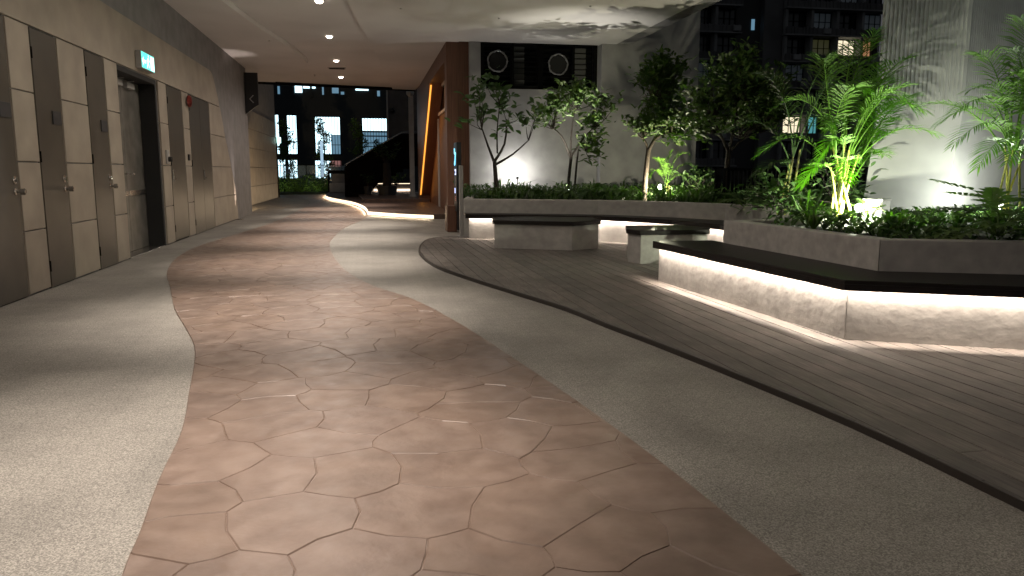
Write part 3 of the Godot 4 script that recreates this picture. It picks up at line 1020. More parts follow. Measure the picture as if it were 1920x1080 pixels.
func bench_run(root: Node3D, line: PackedVector2Array, back: PackedVector2Array, top: float, round_: bool) -> void:
	# base wall
	var n := line.size()
	var base := PackedVector2Array(line)
	var rev := PackedVector2Array(back)
	rev.reverse()
	for i in n - 1:
		var a := line[i]; var b := line[i + 1]
		var e := (b - a).normalized()
		var nn := Vector2(-e.y, e.x)
		if nn.x < 0.0:
			nn = -nn
		var st := mb()
		var g := 0.004 if not round_ else 0.0
		var depth := 0.40 if round_ else 0.50
		prism(st, PackedVector2Array([a + e * g, b - e * g, b - e * g + nn * depth, a + e * g + nn * depth]), F_up(), 0.02, top - 0.035, 0.003)
		obj("base", st, M["concrete"], root)
	# seat: slab with a thin downstand along the front, so that the strip behind it is hidden
	var over := 0.055
	var outer := PackedVector2Array()
	for i in n:
		var e1 := (line[i] - line[maxi(i - 1, 0)]).normalized() if i > 0 else (line[1] - line[0]).normalized()
		var e2 := (line[mini(i + 1, n - 1)] - line[i]).normalized() if i < n - 1 else e1
		var n1 := Vector2(-e1.y, e1.x); var n2 := Vector2(-e2.y, e2.x)
		if n1.x < 0.0: n1 = -n1
		if n2.x < 0.0: n2 = -n2
		outer.append(line[i] - (n1 + n2) / (1.0 + n1.dot(n2)) * over)
	var ends := (line[0] - line[1]).normalized() * over
	outer[0] += ends
	var seat := PackedVector2Array(outer)
	seat.append_array(rev)
	var st3 := mb()
	prism(st3, seat, F_up(), top - 0.03, top, 0.005)
	var so := obj("seat", st3, M["bench_top"], root)
	var lip := mb()
	for i in n - 1:
		var a := outer[i]; var b := outer[i + 1]
		var e := (b - a).normalized()
		var nn := Vector2(-e.y, e.x)
		if nn.x < 0.0: nn = -nn
		prism(lip, PackedVector2Array([a, b, b + nn * 0.018, a + nn * 0.018]), F_up(), top - 0.080, top - 0.0305, 0.0)
		# led strip behind the lip
		var la := line[i].lerp(outer[i], 0.36) + e * (0.03 if i == 0 else 0.0)
		var lb := line[i + 1].lerp(outer[i + 1], 0.36)
		var s := mb()
		cbox(s, (P(la.x, top - 0.036, la.y) + P(lb.x, top - 0.036, lb.y)) * 0.5, Vector3(la.distance_to(lb), 0.006, 0.012), 0.001, Basis(P(e.x, 0, e.y), Vector3.UP, P(e.x, 0, e.y).cross(Vector3.UP)))
		obj("led_strip", s, M["strip_glow"], root)
		strip_light(root, "led_light", P(la.x, top - 0.041, la.y), P(lb.x, top - 0.041, lb.y), P(-nn.x * 0.42, -1.0, -nn.y * 0.42), 0.012, BENCH_W if not round_ else BENCH_W * 0.8, Color(1.0, 0.93, 0.86))
	obj("front_edge", lip, M["bench_top"], root)

const BENCH_W := 1.65
const DOWN := 24.0
const SPILL := 2.8
const LAMP := Color(1.0, 0.94, 0.885)

func free_bench(label: String, p: PackedVector2Array) -> void:
	var root := thing("hexagonal_bench", label, "bench", "free-standing six sided benches on the deck")
	var q := PackedVector2Array(p)
	if area2(q) < 0.0:
		q.reverse()
	var st := mb()
	prism(st, q, F_up(), 0.02, 0.436, 0.006)
	obj("base", st, M["concrete"], root)
	st = mb()
	prism(st, inset(q, -0.035), F_up(), 0.438, 0.50, 0.007)
	obj("seat", st, M["bench_top"], root)

# ---------------------------------------------------------------- far end of the walkway
func far_end() -> void:
	# raised timber platform with a lit edge
	var root := snode("platform", "low brown timber platform with a lit curved edge at the far right")
	var edge := smooth_line(V([-2.15, 44.0, -2.1, 39.4, -1.62, 35.5, -0.65, 31.0, -0.2, 27.4, -0.06, 24.95, -0.03, 23.55, 0.0, 23.3, 0.1, 23.15, 0.85, 21.95, 1.72, 21.05]), 3)
	var out := PackedVector2Array(edge)
	out.append_array(V([2.3, 21.05, 2.3, 46.0, -2.15, 46.0]))
	var st := mb()
	prism(st, out, F_up(), 0.0, 0.13, 0.006)
	obj("platform_slab", st, M["timber_platform"], root)
	st = mb()
	prism(st, V([-0.2, 29.8, 2.3, 29.8, 2.3, 46.0, -0.9, 46.0]), F_up(), 0.132, 0.24, 0.006)
	obj("upper_step", st, M["timber_platform"], root)
	st = mb()
	for i in edge.size() - 1:
		var a := edge[i]; var b := edge[i + 1]
		if a.distance_to(b) < 0.01:
			continue
		var e := (b - a).normalized()
		var nn := Vector2(e.y, -e.x)
		if nn.y > 0.0 and nn.x > -0.2:
			nn = -nn
		if nn.x > 0.3 and nn.y > -0.3:
			nn = -nn
		prism(st, PackedVector2Array([a + nn * 0.003, b + nn * 0.003, b + nn * 0.018, a + nn * 0.018]), F_up(), 0.012, 0.105, 0.002)
	obj("led_strip", st, M["step_glow"], root)
	for i in range(0, edge.size() - 3, 3):
		var a := edge[i]; var b := edge[mini(i + 3, edge.size() - 1)]
		if a.distance_to(b) < 0.3:
			continue
		var e := (b - a).normalized()
		var nn := Vector2(e.y, -e.x)
		if nn.y > 0.0 and nn.x > -0.2:
			nn = -nn
		if nn.x > 0.3 and nn.y > -0.3:
			nn = -nn
		strip_light(root, "led_light", P(a.x + nn.x * 0.09, 0.085, a.y + nn.y * 0.09), P(b.x + nn.x * 0.09, 0.085, b.y + nn.y * 0.09), P(nn.x, -0.5, nn.y).normalized(), 0.06, 0.28, Color(1.0, 0.88, 0.72))
	# stair with solid dark sides
	var s := thing("staircase", "dark stair with solid sloping sides rising to the right", "staircase")
	var side := V([-1.06, 0.14, -1.04, 1.45, -0.92, 1.56, 1.55, 2.96, 2.25, 2.97, 2.25, 1.50, 1.72, 1.50, 0.95, 0.98, 0.40, 0.70, 0.05, 0.24, 0.05, 0.14])
	for d in [36.0, 37.6]:
		st = mb()
		prism(st, side, F_front(d), -0.12, 0.0, 0.01)
		obj("side_wall", st, M["dark_stair"], s)
		st = mb()
		tube(st, PackedVector3Array([P(-1.02, 1.55, d + 0.06), P(-0.9, 1.63, d + 0.06), P(1.55, 3.02, d + 0.06), P(2.2, 3.03, d + 0.06)]), PackedFloat32Array([0.025, 0.025, 0.025, 0.025]), 8)
		obj("handrail", st, M["steel"], s)
	for k in 9:
		st = mb()
		bx(st, P(-0.98 + k * 0.32, 0.14 + k * 0.155, 36.13), P(-0.98 + (k + 1) * 0.32, 0.29 + k * 0.155, 37.58), 0.006)
		obj("step", st, M["dark_stair"], s)
	# grey wall with a camera, white column with a lamp
	var w := thing("grey_side_wall", "plain grey wall above the stair at the far right", "wall")
	st = mb()
	bx(st, P(1.02, 1.6, 38.2), P(2.4, 6.0, 38.6), 0.01)
	obj("wall_face", st, M["shaded_wall"], w)
	st = mb()
	bx(st, P(0.96, 1.6, 38.15), P(1.02, 6.0, 38.62), 0.006)
	obj("edge_strip", st, M["white_wall"], w)
	var t := thing("dome_camera", "small black dome camera on the grey wall above the stair", "camera")
	st = mb()
	tube(st, PackedVector3Array([P(1.22, 4.12, 38.2), P(1.22, 4.12, 38.12), P(1.22, 4.12, 38.02), P(1.22, 4.12, 37.97)]), PackedFloat32Array([0.12, 0.13, 0.10, 0.03]), 14)
	obj("dome", st, M["black_metal"], t)
	t = thing("white_column", "slim white column at the end of the brown wall", "column")
	st = mb()
	bx(st, P(1.70, 0.235, 32.4), P(1.89, 4.9, 32.7), 0.01)
	obj("shaft", st, M["white_wall"], t)
	st = mb()
	bx(st, P(1.66, 0.236, 32.35), P(1.93, 0.32, 32.75), 0.006)
	obj("foot", st, M["white_wall"], t)
	t = thing("wall_lamp", "round white unlit lamp near the top of the white column", "lamp")
	st = mb()
	tube(st, PackedVector3Array([P(1.76, 4.42, 32.4), P(1.76, 4.42, 32.36), P(1.76, 4.42, 32.28), P(1.76, 4.42, 32.24)]), PackedFloat32Array([0.15, 0.16, 0.12, 0.03]), 18)
	obj("globe", st, M["white_frame"], t)
	# low lit wall behind the stair foot
	t = thing("low_lit_wall", "low pale wall with a lit foot seen under the stair", "wall")
	st = mb()
	bx(st, P(-0.4, 0.24, 41.0), P(2.3, 0.62, 41.3), 0.01)
	obj("wall_face", st, M["white_wall"], t)
	st = mb()
	bx(st, P(-0.4, 0.26, 40.96), P(2.3, 0.36, 40.985), 0.004)
	obj("led_strip", st, M["step_glow"], t)
	strip_light(t, "led_light", P(-0.4, 0.31, 40.9), P(2.3, 0.31, 40.9), Vector3.BACK, 0.08, 0.30, Color(1.0, 0.86, 0.76))
	st = mb()
	bx(st, P(-0.4, 0.621, 41.0), P(2.3, 0.65, 41.05), 0.004)
	obj("unseen_top_strip", st, M["step_glow"], t)  # glowing fixture for the unseen lamp above it
	strip_light(t, "unseen_top_light", P(-0.4, 0.67, 41.02), P(2.3, 0.67, 41.02), Vector3(0, 1, -0.5), 0.05, 0.25, Color(1.0, 0.9, 0.75))  # out of view, placed to light the shrubs under the stair
	# potted plants
	pot(P(0.80, 0.24, 34.7), 0.46, 0.40, "wide black pot with a thick dark stem before the stair", true)
	pot(P(-0.02, 0.24, 35.55), 0.20, 0.38, "small black pot at the foot of the dark stair", false)
	# concrete parapet box left of the stair
	t = thing("parapet_block", "pale concrete block with a dark cap left of the stair foot", "block")
	st = mb()
	bx(st, P(-2.12, 0.05, 44.2), P(-1.1, 0.62, 45.2), 0.015)
	obj("base", st, M["white_wall"], t)
	st = mb()
	bx(st, P(-2.0, 0.62, 44.5), P(-1.1, 1.12, 45.2), 0.01)
	obj("upper", st, M["grey_render"], t)
	st = mb()
	bx(st, P(-2.2, 0.05, 44.3), P(-2.125, 1.30, 45.2), 0.01)
	bx(st, P(-2.2, 1.14, 44.3), P(-1.05, 1.32, 45.2), 0.01)
	obj("dark_cap", st, M["dark_frame"], t)
	# lawn strip and hedge, glass balustrade
	st = mb()
	prism(st, V([-6.5, 44.02, -2.25, 44.02, -2.25, 48.4, -6.5, 48.4]), F_up(), 0.003, 0.06, 0.02)
	struct(obj("lawn", st, M["grass"]), "strip of grass at the far end of the path")
	hedge()
	for k in 4:
		t = thing("glass_panel", ["glass balustrade panel farthest left behind the hedge", "second glass balustrade panel from the left behind the hedge", "third glass balustrade panel from the left, by the lamp column", "glass balustrade panel nearest the stair behind the hedge"][k], "balustrade", "glass balustrade panels behind the hedge")
		st = mb()
		bx(st, P(-6.4 + k * 1.32, 0.35, 50.2), P(-5.1 + k * 1.32, 1.62, 50.22), 0.002)
		obj("pane", st, M["rail_glass"], t)
		st = mb()
		bx(st, P(-6.44 + k * 1.32, 0.0, 50.19), P(-6.40 + k * 1.32, 1.66, 50.25), 0.004)
		obj("post", st, M["dark_frame"], t)
		st = mb()
		bx(st, P(-6.4 + k * 1.32, 1.622, 50.18), P(-5.1 + k * 1.32, 1.66, 50.24), 0.004)
		obj("rail", st, M["dark_frame"], t)
	st = mb()
	prism(st, rect(-9, 48.5, 12, 53.0), F_up(), -0.5, -0.004)
	struct(obj("planting_strip", st, M["soil"]), "planted strip beyond the glass balustrade")
	t = thing("lamp_column", "slim glowing white lamp column among the far thin trees", "lamp")
	st = mb()
	cyl(st, P(-2.86, -0.02, 51.2), P(-2.86, 0.9, 51.2), 0.075, 14)
	obj("base", st, M["post_grey"], t)
	st = mb()
	cyl(st, P(-2.86, 0.9, 51.2), P(-2.86, 3.15, 51.2), 0.09, 16)
	obj("glowing_tube", st, M["lamp_column"], t)
	far_building()

func pot(at: Vector3, r: float, h: float, label: String, trunk: bool) -> void:
	var t := thing("potted_plant", label, "potted plant")
	var st := mb()
	tube(st, PackedVector3Array([at, at + Vector3(0, h, 0), at + Vector3(0, h, 0), at + Vector3(0, h - 0.06, 0)]), PackedFloat32Array([r * 0.8, r, r * 0.9, r * 0.88]), 24, true)
	obj("pot", st, M["black_metal"], t)
	rng.seed = int(r * 1000)
	if trunk:
		st = mb()
		tube(st, PackedVector3Array([at + Vector3(0, h - 0.1, 0), at + Vector3(0.02, h + 0.5, 0), at + Vector3(0.0, h + 1.0, 0)]), PackedFloat32Array([0.20, 0.18, 0.15]), 12)
		obj("trunk", st, M["bark_dark"], t)
	st = mb()
	var lf := mb()
	for k in (11 if trunk else 7):
		var a := rng.randf() * TAU
		var top := at + Vector3(0, h + (0.95 if trunk else 0.0), 0)
		var tip := top + Vector3(cos(a) * rng.randf_range(0.3, 0.8), rng.randf_range(0.2, 1.15), sin(a) * 0.5) * (1.0 if trunk else 0.45)
		tube(st, PackedVector3Array([top, top.lerp(tip, 0.5) + Vector3(0, 0.08, 0), tip]), PackedFloat32Array([0.02, 0.014, 0.006]), 5)
		for q in 16:
			var p := top.lerp(tip, rng.randf_range(0.35, 1.0)) + Vector3(0, 0.05, 0)
			leaf(lf, p, rand_dir(0.1), 0.22 if trunk else 0.12, 0.07, 0.03, shade())
	obj("twigs", st, M["bark_dark"], t)
	obj("foliage", lf, M["leaf_dark"], t)

func far_building() -> void:
	var root := thing("lit_office_block", "dark office facade with tall cool-white lit windows at the far end", "building")
	var st := mb()
	bx(st, P(-40, -7, 76.0), P(7.5, 12, 90.0), 0.05)
	obj("wall", st, M["facade_dark"], root)
	var k := 0
	for q in [[-10.6, -8.05, 2.86, 6.40], [-7.26, -6.45, 2.86, 6.37], [-4.75, -2.50, 2.86, 6.26], [-0.40, 1.85, 2.90, 6.18], [-10.6, -7.6, 0.6, 2.3], [-7.30, -6.52, 0.6, 2.27], [-4.85, -2.50, 0.6, 2.23]]:
		var w := obj("window", _frame_box(q, 76.0), M["dark_frame"], root)
		st = mb()
		bx(st, P(q[0], q[2], 75.92), P(q[1], q[3], 75.96), 0.0)
		if k == 3:
			st = mb()
			bx(st, P(q[0], 5.05, 75.92), P(q[1], q[3], 75.96), 0.0)
			var low := mb()
			bx(low, P(q[0], q[2], 75.92), P(q[1], 5.0, 75.96), 0.0)
			obj("lower_pane", low, M["window_cool_dim"], w)
		elif k == 2:
			st = mb()
			bx(st, P(q[0], q[2], 75.92), P(-3.35, q[3], 75.96), 0.0)
			bx(st, P(-3.35, 4.6, 75.92), P(q[1], q[3], 75.96), 0.0)
			var low := mb()
			bx(low, P(-3.34, q[2], 75.92), P(q[1], 4.59, 75.96), 0.0)
			obj("lower_pane", low, M["window_cool_dim"], w)
		elif k == 6:
			st = mb()
			bx(st, P(q[0], q[2], 75.92), P(-3.5, q[3], 75.96), 0.0)
			var low := mb()
			bx(low, P(-3.49, 1.7, 75.92), P(q[1], q[3], 75.96), 0.0)
			obj("upper_pane", low, M["window_red"], w)
		obj("pane", st, M["window_cool"], w)
		st = mb()
		var x: float = q[0] + 0.22
		while x < q[1] - 0.05:
			bx(st, P(x - 0.022, q[2], 75.84), P(x + 0.022, q[3], 75.90), 0.0)
			x += 0.26
		if k == 3:
			for y in [4.95, 4.55, 3.9, 3.55]:
				bx(st, P(q[0], y - (0.07 if y > 4.4 else 0.03), 75.80), P(q[1], y + 0.05, 75.83), 0.0)
		elif k == 2:
			for y in [4.6, 3.7]:
				bx(st, P(-3.35, y - 0.03, 75.80), P(q[1], y + 0.03, 75.83), 0.0)
		obj("mullions", st, M["facade_dark"], w)
		k += 1
	rng.seed = 5
	for q in [[-6.45, -5.8, 8.45, 9.1, 0], [-5.7, -4.6, 8.85, 9.05, 0], [-3.1, -2.5, 8.45, 8.95, 1], [-2.3, -2.0, 8.35, 8.6, 1], [-0.95, 0.25, 8.75, 8.92, 0], [1.05, 1.3, 8.25, 8.75, 1], [-8.0, -7.8, 8.3, 9.0, 1], [2.3, 2.6, 8.3, 8.7, 1], [-4.0, -3.85, 8.3, 9.0, 1]]:
		st = mb()
		bx(st, P(q[0], q[2], 75.93), P(q[1], q[3], 75.97), 0.0)
		obj("window", st, M["window_cool" if q[4] == 0 else "window_cool_dim"], root)
	for x in [-8.3, -6.7, -5.0, -3.5, -1.6, 0.6, 2.9]:
		st = mb()
		bx(st, P(x - 0.1, 8.0, 75.86), P(x + 0.1, 12.0, 75.99), 0.0)
		obj("pier", st, M["facade_dark"], root)

func _frame_box(q: Array, d: float) -> SurfaceTool:
	var st := mb()
	for r in [[q[0] - 0.08, q[2] - 0.08, q[1] + 0.08, q[2]], [q[0] - 0.08, q[3], q[1] + 0.08, q[3] + 0.08], [q[0] - 0.08, q[2], q[0], q[3]], [q[1], q[2], q[1] + 0.08, q[3]]]:
		bx(st, P(r[0], r[1], d - 0.1), P(r[2], r[3], d - 0.001), 0.0)
	return st

# ---------------------------------------------------------------- towers
func towers() -> void:
	tower("far dark residential tower, narrow balcony bays left of the blank core", 33.0, 38.6, 2, {Vector2i(4, 0): "window_dim", Vector2i(2, 1): "window_olive"}, 0.0)
	tower("far dark residential tower on the right with a few lit flats", 43.7, 55.6, 4, {Vector2i(5, 1): "window_olive", Vector2i(5, 2): "window_white", Vector2i(5, 3): "window_warm", Vector2i(2, 0): "window_white", Vector2i(2, 1): "window_teal", Vector2i(6, 1): "window_dim", Vector2i(6, 3): "window_dim", Vector2i(4, 0): "window_dim", Vector2i(7, 2): "window_dim", Vector2i(3, 2): "window_dim"}, 0.0)
	var t := thing("tower_core", "blank dark wall between the two balcony towers with one tiny light", "building")
	var st := mb()
	bx(st, P(38.6, -7, 79.5), P(43.7, 30, 92.0), 0.05)
	obj("wall", st, M["tower_core"], t)
	st = mb()
	bx(st, P(41.5, -7, 78.6), P(43.66, 30, 79.49), 0.05)
	obj("stair_shaft", st, M["tower_wall"], t)
	st = mb()
	bx(st, P(40.5, 16.1, 79.40), P(40.85, 17.2, 79.49), 0.0)
	obj("window", st, M["window_cool_dim"], t)

func tower(label: String, x0: float, x1: float, bays: int, lit: Dictionary, _o: float) -> void:
	var root := thing("residential_tower", label, "building", "dark towers beyond the garden")
	var st := mb()
	bx(st, P(x0, -7, 79.4), P(x1, 30, 92.0), 0.05)
	obj("wall", st, M["tower_core"], root)
	var fh := 2.74
	var bw := (x1 - x0) / bays
	rng.seed = int(x0)
	for f in 11:
		var y := 0.5 + (f - 0.6) * fh + 0.25
		# parapet with small posts
		st = mb()
		bx(st, P(x0 - 0.1, y - 0.12, 77.8), P(x1 + 0.1, y + 0.02, 79.39), 0.02)
		obj("floor_slab", st, M["tower_band"], root)
		st = mb()
		bx(st, P(x0 + 0.05, y + 0.05, 78.0), P(x1 - 0.05, y + 0.72, 78.08), 0.01)
		var x := x0 + 0.1
		while x < x1:
			bx(st, P(x, y + 0.02, 77.93), P(x + 0.07 + 0.12 * float(rng.randi() % 2), y + 0.80, 77.99), 0.0)
			x += rng.randf_range(0.28, 0.7)
		obj("parapet", st, M["tower_wall"], root)
		for b in bays:
			if rng.randf() < 0.45:
				var ax := x0 + (b + rng.randf_range(0.2, 0.7)) * bw
				st = mb()
				bx(st, P(ax, y + 0.10, 77.62), P(ax + 0.8, y + 0.66, 77.92), 0.03)
				obj("air_conditioner", st, M["tower_band"], root)
		for b in bays:
			var a := x0 + b * bw
			st = mb()
			bx(st, P(a + 0.02, y + 0.02, 78.2), P(a + 0.34, y + fh - 0.13, 79.38), 0.01)
			obj("fin", st, M["tower_band"], root)
			var key := Vector2i(f, b)
			var pm: String = lit.get(key, "night_pane")
			var w := mb()
			var l := a + 0.36
			var r := a + bw - 0.02
			for q in [[l, y + 0.8, l + 0.07, y + 2.55], [r - 0.07, y + 0.8, r, y + 2.55], [l, y + 2.48, r, y + 2.55], [l + (r - l) * 0.45, y + 0.8, l + (r - l) * 0.45 + 0.06, y + 2.5], [l, y + 1.55, r, y + 1.60], [l + (r - l) * 0.72, y + 0.8, l + (r - l) * 0.72 + 0.05, y + 2.5]]:
				bx(w, P(q[0], q[1], 79.20), P(q[2], q[3], 79.28), 0.0)
			var wo := obj("window", w, M["dark_frame"], root)
			st = mb()
			var full: bool = pm in ["night_pane", "window_dim", "window_olive", "window_white"]
			bx(st, P(l, y + 0.4, 79.32), P(r if full else l + (r - l) * 0.6, y + 2.5, 79.37), 0.0)
			obj("pane", st, M[pm], wo)

# ---------------------------------------------------------------- plants
func shade() -> Color:
	var v := rng.randf_range(0.55, 1.25)
	return Color(v * rng.randf_range(0.85, 1.2), v, v * rng.randf_range(0.7, 1.1))

func rand_dir(up: float) -> Vector3:
	var a := rng.randf() * TAU
	var y := rng.randf_range(-0.5, 0.9) + up
	return Vector3(cos(a), y, sin(a)).normalized()

# one leaf: two halves folded along the midrib, bending towards the tip
func leaf(st: SurfaceTool, at: Vector3, dirv: Vector3, l: float, w: float, droop: float, c: Color) -> void:
	var side := dirv.cross(Vector3.UP)
	side = side.normalized() if side.length() > 0.05 else Vector3.RIGHT
	side = side.rotated(dirv, rng.randf_range(-0.7, 0.7))
	var up := side.cross(dirv).normalized()
	var m1 := at + dirv * l * 0.32
	var m2 := at + dirv * l * 0.68 - Vector3(0, droop * 0.35, 0)
	var tip := at + dirv * l - Vector3(0, droop, 0)
	var a := m1 + side * w * 0.44 + up * w * 0.12
	var b := m1 - side * w * 0.44 + up * w * 0.12
	var a2 := m2 + side * w * 0.42 + up * w * 0.12
	var b2 := m2 - side * w * 0.42 + up * w * 0.12
	st.set_color(c)
	for q in [[at, a, m1], [m1, a, a2], [m1, a2, m2], [m2, a2, tip], [at, m1, b], [m1, b, b2], [m1, b2, m2], [m2, b2, tip]]:
		var n: Vector3 = (q[2] - q[0]).cross(q[1] - q[0]).normalized()
		if n.dot(up) < 0.0:
			n = -n
		tri(st, q[0], q[1], q[2], n)

func blade(st: SurfaceTool, at: Vector3, tip: Vector3, sag: float, w: float, up: Vector3, c: Color) -> void:   # a strap: two lengths, narrowing
	var mid := at.lerp(tip, 0.5) + Vector3(0, sag, 0)
	var s := (tip - at).cross(up).normalized() * w * 0.5
	st.set_color(c)
	var n := s.cross(mid - at).normalized()
	if n.y < 0.0: n = -n
	tri(st, at - s * 0.4, at + s * 0.4, mid + s, n)
	tri(st, at - s * 0.4, mid + s, mid - s, n)
	var n2 := s.cross(tip - mid).normalized()
	if n2.y < 0.0: n2 = -n2
	tri(st, mid - s, mid + s, tip, n2)

# a feather frond: bent rib with drooping leaflets on both sides; returns one mesh
func frond(st: SurfaceTool, a: Vector3, ctrl: Vector3, b: Vector3, count: int, ll: float, lw: float, droop: float, c: Color) -> void:
	var pts := PackedVector3Array()
	var rad := PackedFloat32Array()
	for k in 13:
		var t := k / 12.0
		pts.append(a.lerp(ctrl, t).lerp(ctrl.lerp(b, t), t))
		rad.append(lerpf(0.011, 0.002, t) * (ll / 0.35))
	st.set_color(Color(1.5, 1.25, 0.9))
	tube(st, pts, rad, 5, false)
	for k in count:
		var t := 0.24 + 0.76 * k / (count - 1.0)
		var p := a.lerp(ctrl, t).lerp(ctrl.lerp(b, t), t)
		var fw := ((ctrl - a) * (1.0 - t) + (b - ctrl) * t).normalized()
		var sd := fw.cross(Vector3.UP)
		sd = sd.normalized() if sd.length() > 0.05 else Vector3.RIGHT
		var up := sd.cross(fw).normalized()
		var u := (t - 0.24) / 0.76
		var l := ll * (0.35 + 0.65 * sin(PI * pow(u * 0.86 + 0.12, 0.8)))
		for s in [-1.0, 1.0]:
			var dirv: Vector3 = (sd * s * (0.95 - 0.35 * u) + fw * (0.55 + 0.5 * u) + up * 0.32).normalized()
			dirv = (dirv + Vector3(rng.randf_range(-0.07, 0.07), rng.randf_range(-0.07, 0.07), rng.randf_range(-0.07, 0.07))).normalized()
			var v := rng.randf_range(0.8, 1.2)
			blade(st, p, p + dirv * l - Vector3(0, droop * l * rng.randf_range(0.7, 1.3), 0), droop * l * 0.22, lw, up if absf(up.dot(dirv)) < 0.95 else fw, Color(c.r * v, c.g * v, c.b * v))

func palm(label: String, base: Vector3, canes: Array, fronds: Array, m: String, ll: float, spread := 0.14) -> void:
	var root := thing("areca_palm", label, "palm", "palms in the planters")
	for k in canes.size():
		var c: Array = canes[k]
		var foot := base + Vector3(rng.randf_range(-spread, spread), 0, rng.randf_range(-spread, spread))
		var top := base + Vector3(c[0], c[1], c[2])
		var st := mb()
		var pts := PackedVector3Array(); var rad := PackedFloat32Array()
		for q in 15:
			var t := q / 14.0
			pts.append(foot.lerp(top, t) + Vector3(c[0] * 0.3, 0, c[2] * 0.3) * (t * t - t))
			rad.append(lerpf(0.016, 0.009, t) + (0.003 if q % 2 else 0.0))
		tube(st, pts, rad, 8)
		obj("cane", st, M["cane"], root)
	for f in fronds:
		var st := mb()
		frond(st, base + f[0], base + f[1], base + f[2], 26, ll * 1.08 * pow(f[0].distance_to(f[2]) / 1.1, 0.6), 0.0155, 0.34, Color(1, 1, 1) * (f[3] if f.size() > 3 else 1.0))  # optional tone darkens single fronds, shade put into their vertex colour
		obj("frond", st, M[m], root)

# crown of leaf clusters held by limbs
func tree(called: String, label: String, category: String, group: String, foot: Vector3, stems: Array, blobs: Array, lm: String, bm: String, leaf_l: float, leaf_w: float, per: int, single := 0) -> Node3D:
	var root := thing(called, label, category, group)
	for s in stems:      # polyline of offsets, with start and end radius
		var st := mb()
		var pts := PackedVector3Array(); var rad := PackedFloat32Array()
		var line: Array = s[0]
		for k in line.size():
			pts.append(foot + line[k])
			rad.append(lerpf(s[1], s[2], k / maxf(1.0, line.size() - 1.0)))
		tube(st, bend(pts, 3), stretch_r(rad, 3), 9)
		obj("trunk" if stems.size() == 1 else "stem", st, M[bm], root)
	var limbs := mb()
	var lf := mb()
	var models := []
	if single:
		for k in 3:
			var lm0 := mb()
			leaf(lm0, Vector3.ZERO, Vector3(0, 0, -1), leaf_l * [0.8, 1.0, 1.2][k], leaf_w * [0.8, 1.0, 1.15][k], 0.03, Color(1, 1, 1) * [0.75, 1.0, 1.2][k])
			models.append(lm0.commit())
	for b in blobs:      # centre offset, radii, twigs, offset of the fork it grows from
		for k in int(b[2]):
			var q := Vector3(rng.randfn(0, 0.45), rng.randfn(0, 0.45), rng.randfn(0, 0.45)).limit_length(1.05)
			var tip: Vector3 = foot + b[0] + q * b[1]
			var from: Vector3 = foot + b[3]
			var mid: Vector3 = from.lerp(tip, 0.5) + Vector3(0, -0.06, 0) * from.distance_to(tip) + Vector3(rng.randf_range(-0.05, 0.05), 0, rng.randf_range(-0.05, 0.05))
			tube(limbs, bend(PackedVector3Array([from, mid, tip]), 2), stretch_r(PackedFloat32Array([0.012, 0.008, 0.003]), 2), 5, false)
			for j in per:
				var p := tip + Vector3(rng.randfn(0, 1), rng.randfn(0, 1), rng.randfn(0, 1)) * leaf_l * 0.55
				if j < 3:
					p = mid.lerp(tip, 0.6 + 0.15 * j)
				var dd := (rand_dir(0.05) + (tip - from).normalized() * 0.5).normalized()
				var l := leaf_l * rng.randf_range(0.7, 1.2)
				if single:
					var t := Transform3D(Basis.looking_at(dd, Vector3.UP if absf(dd.y) < 0.98 else Vector3.RIGHT).rotated(dd, rng.randf_range(-0.8, 0.8)), p)
					inst("leaf", models[rng.randi() % 3], M[lm], root, t)
				else:
					leaf(lf, p, dd, l, leaf_w * l / leaf_l, 0.15 * l, shade())
	obj("limbs", limbs, M[bm], root)
	if not single:
		obj("crown", lf, M[lm], root)
	return root

func bend(p: PackedVector3Array, k: int) -> PackedVector3Array:
	var out := PackedVector3Array()
	for i in p.size() - 1:
		for s in k:
			out.append(p[i].cubic_interpolate(p[i + 1], p[maxi(i - 1, 0)], p[mini(i + 2, p.size() - 1)], float(s) / k))
	out.append(p[p.size() - 1])
	return out

func stretch_r(r: PackedFloat32Array, k: int) -> PackedFloat32Array:
	var out := PackedFloat32Array()
	for i in r.size() - 1:
		for s in k:
			out.append(lerpf(r[i], r[i + 1], float(s) / k))
	out.append(r[r.size() - 1])
	return out

func fern(label: String, at: Vector3, n: int, l: float, m := "cover_leaf", hang := 0.0) -> void:
	var root := thing("fern", label, "fern", "ferns along the planter edges")
	for k in n:
		var a := TAU * (k + rng.randf_range(-0.3, 0.3)) / n
		var r := l * rng.randf_range(0.7, 1.1)
		var st := mb()
		var dirv := Vector3(cos(a), 0, sin(a))
		frond(st, at, at + dirv * r * 0.45 + Vector3(0, r * rng.randf_range(0.55, 0.9), 0), at + dirv * r + Vector3(0, r * rng.randf_range(0.05, 0.4) - hang, 0), 18, l * 0.26, l * 0.055, 0.25, shade())
		obj("frond", st, M[m], root)

# deep-lobed hand-sized leaf on a stalk
func lobed(at: Vector3, dirv: Vector3, size: float, st: SurfaceTool, c: Color) -> void:
	var side := dirv.cross(Vector3.UP)
	side = side.normalized() if side.length() > 0.05 else Vector3.RIGHT
	var up := side.cross(dirv).normalized()
	st.set_color(c)
	for k in 6:
		var t := 0.08 + 0.84 * k / 5.0
		var l := size * 0.52 * sin(PI * (0.22 + 0.66 * t))
		for s in [-1.0, 1.0]:
			var p := at + dirv * size * t * 0.85
			var d: Vector3 = (side * s * (1.0 - 0.5 * t) + dirv * (0.25 + 0.8 * t) + up * 0.15).normalized()
			blade(st, p, p + d * l - Vector3(0, 0.12 * l, 0), 0.02, size * 0.13, up, Color(c.r, c.g, c.b) * rng.randf_range(0.85, 1.15))
	blade(st, at, at + dirv * size * 1.05 - Vector3(0, 0.05 * size, 0), 0.01, size * 0.16, up, c)

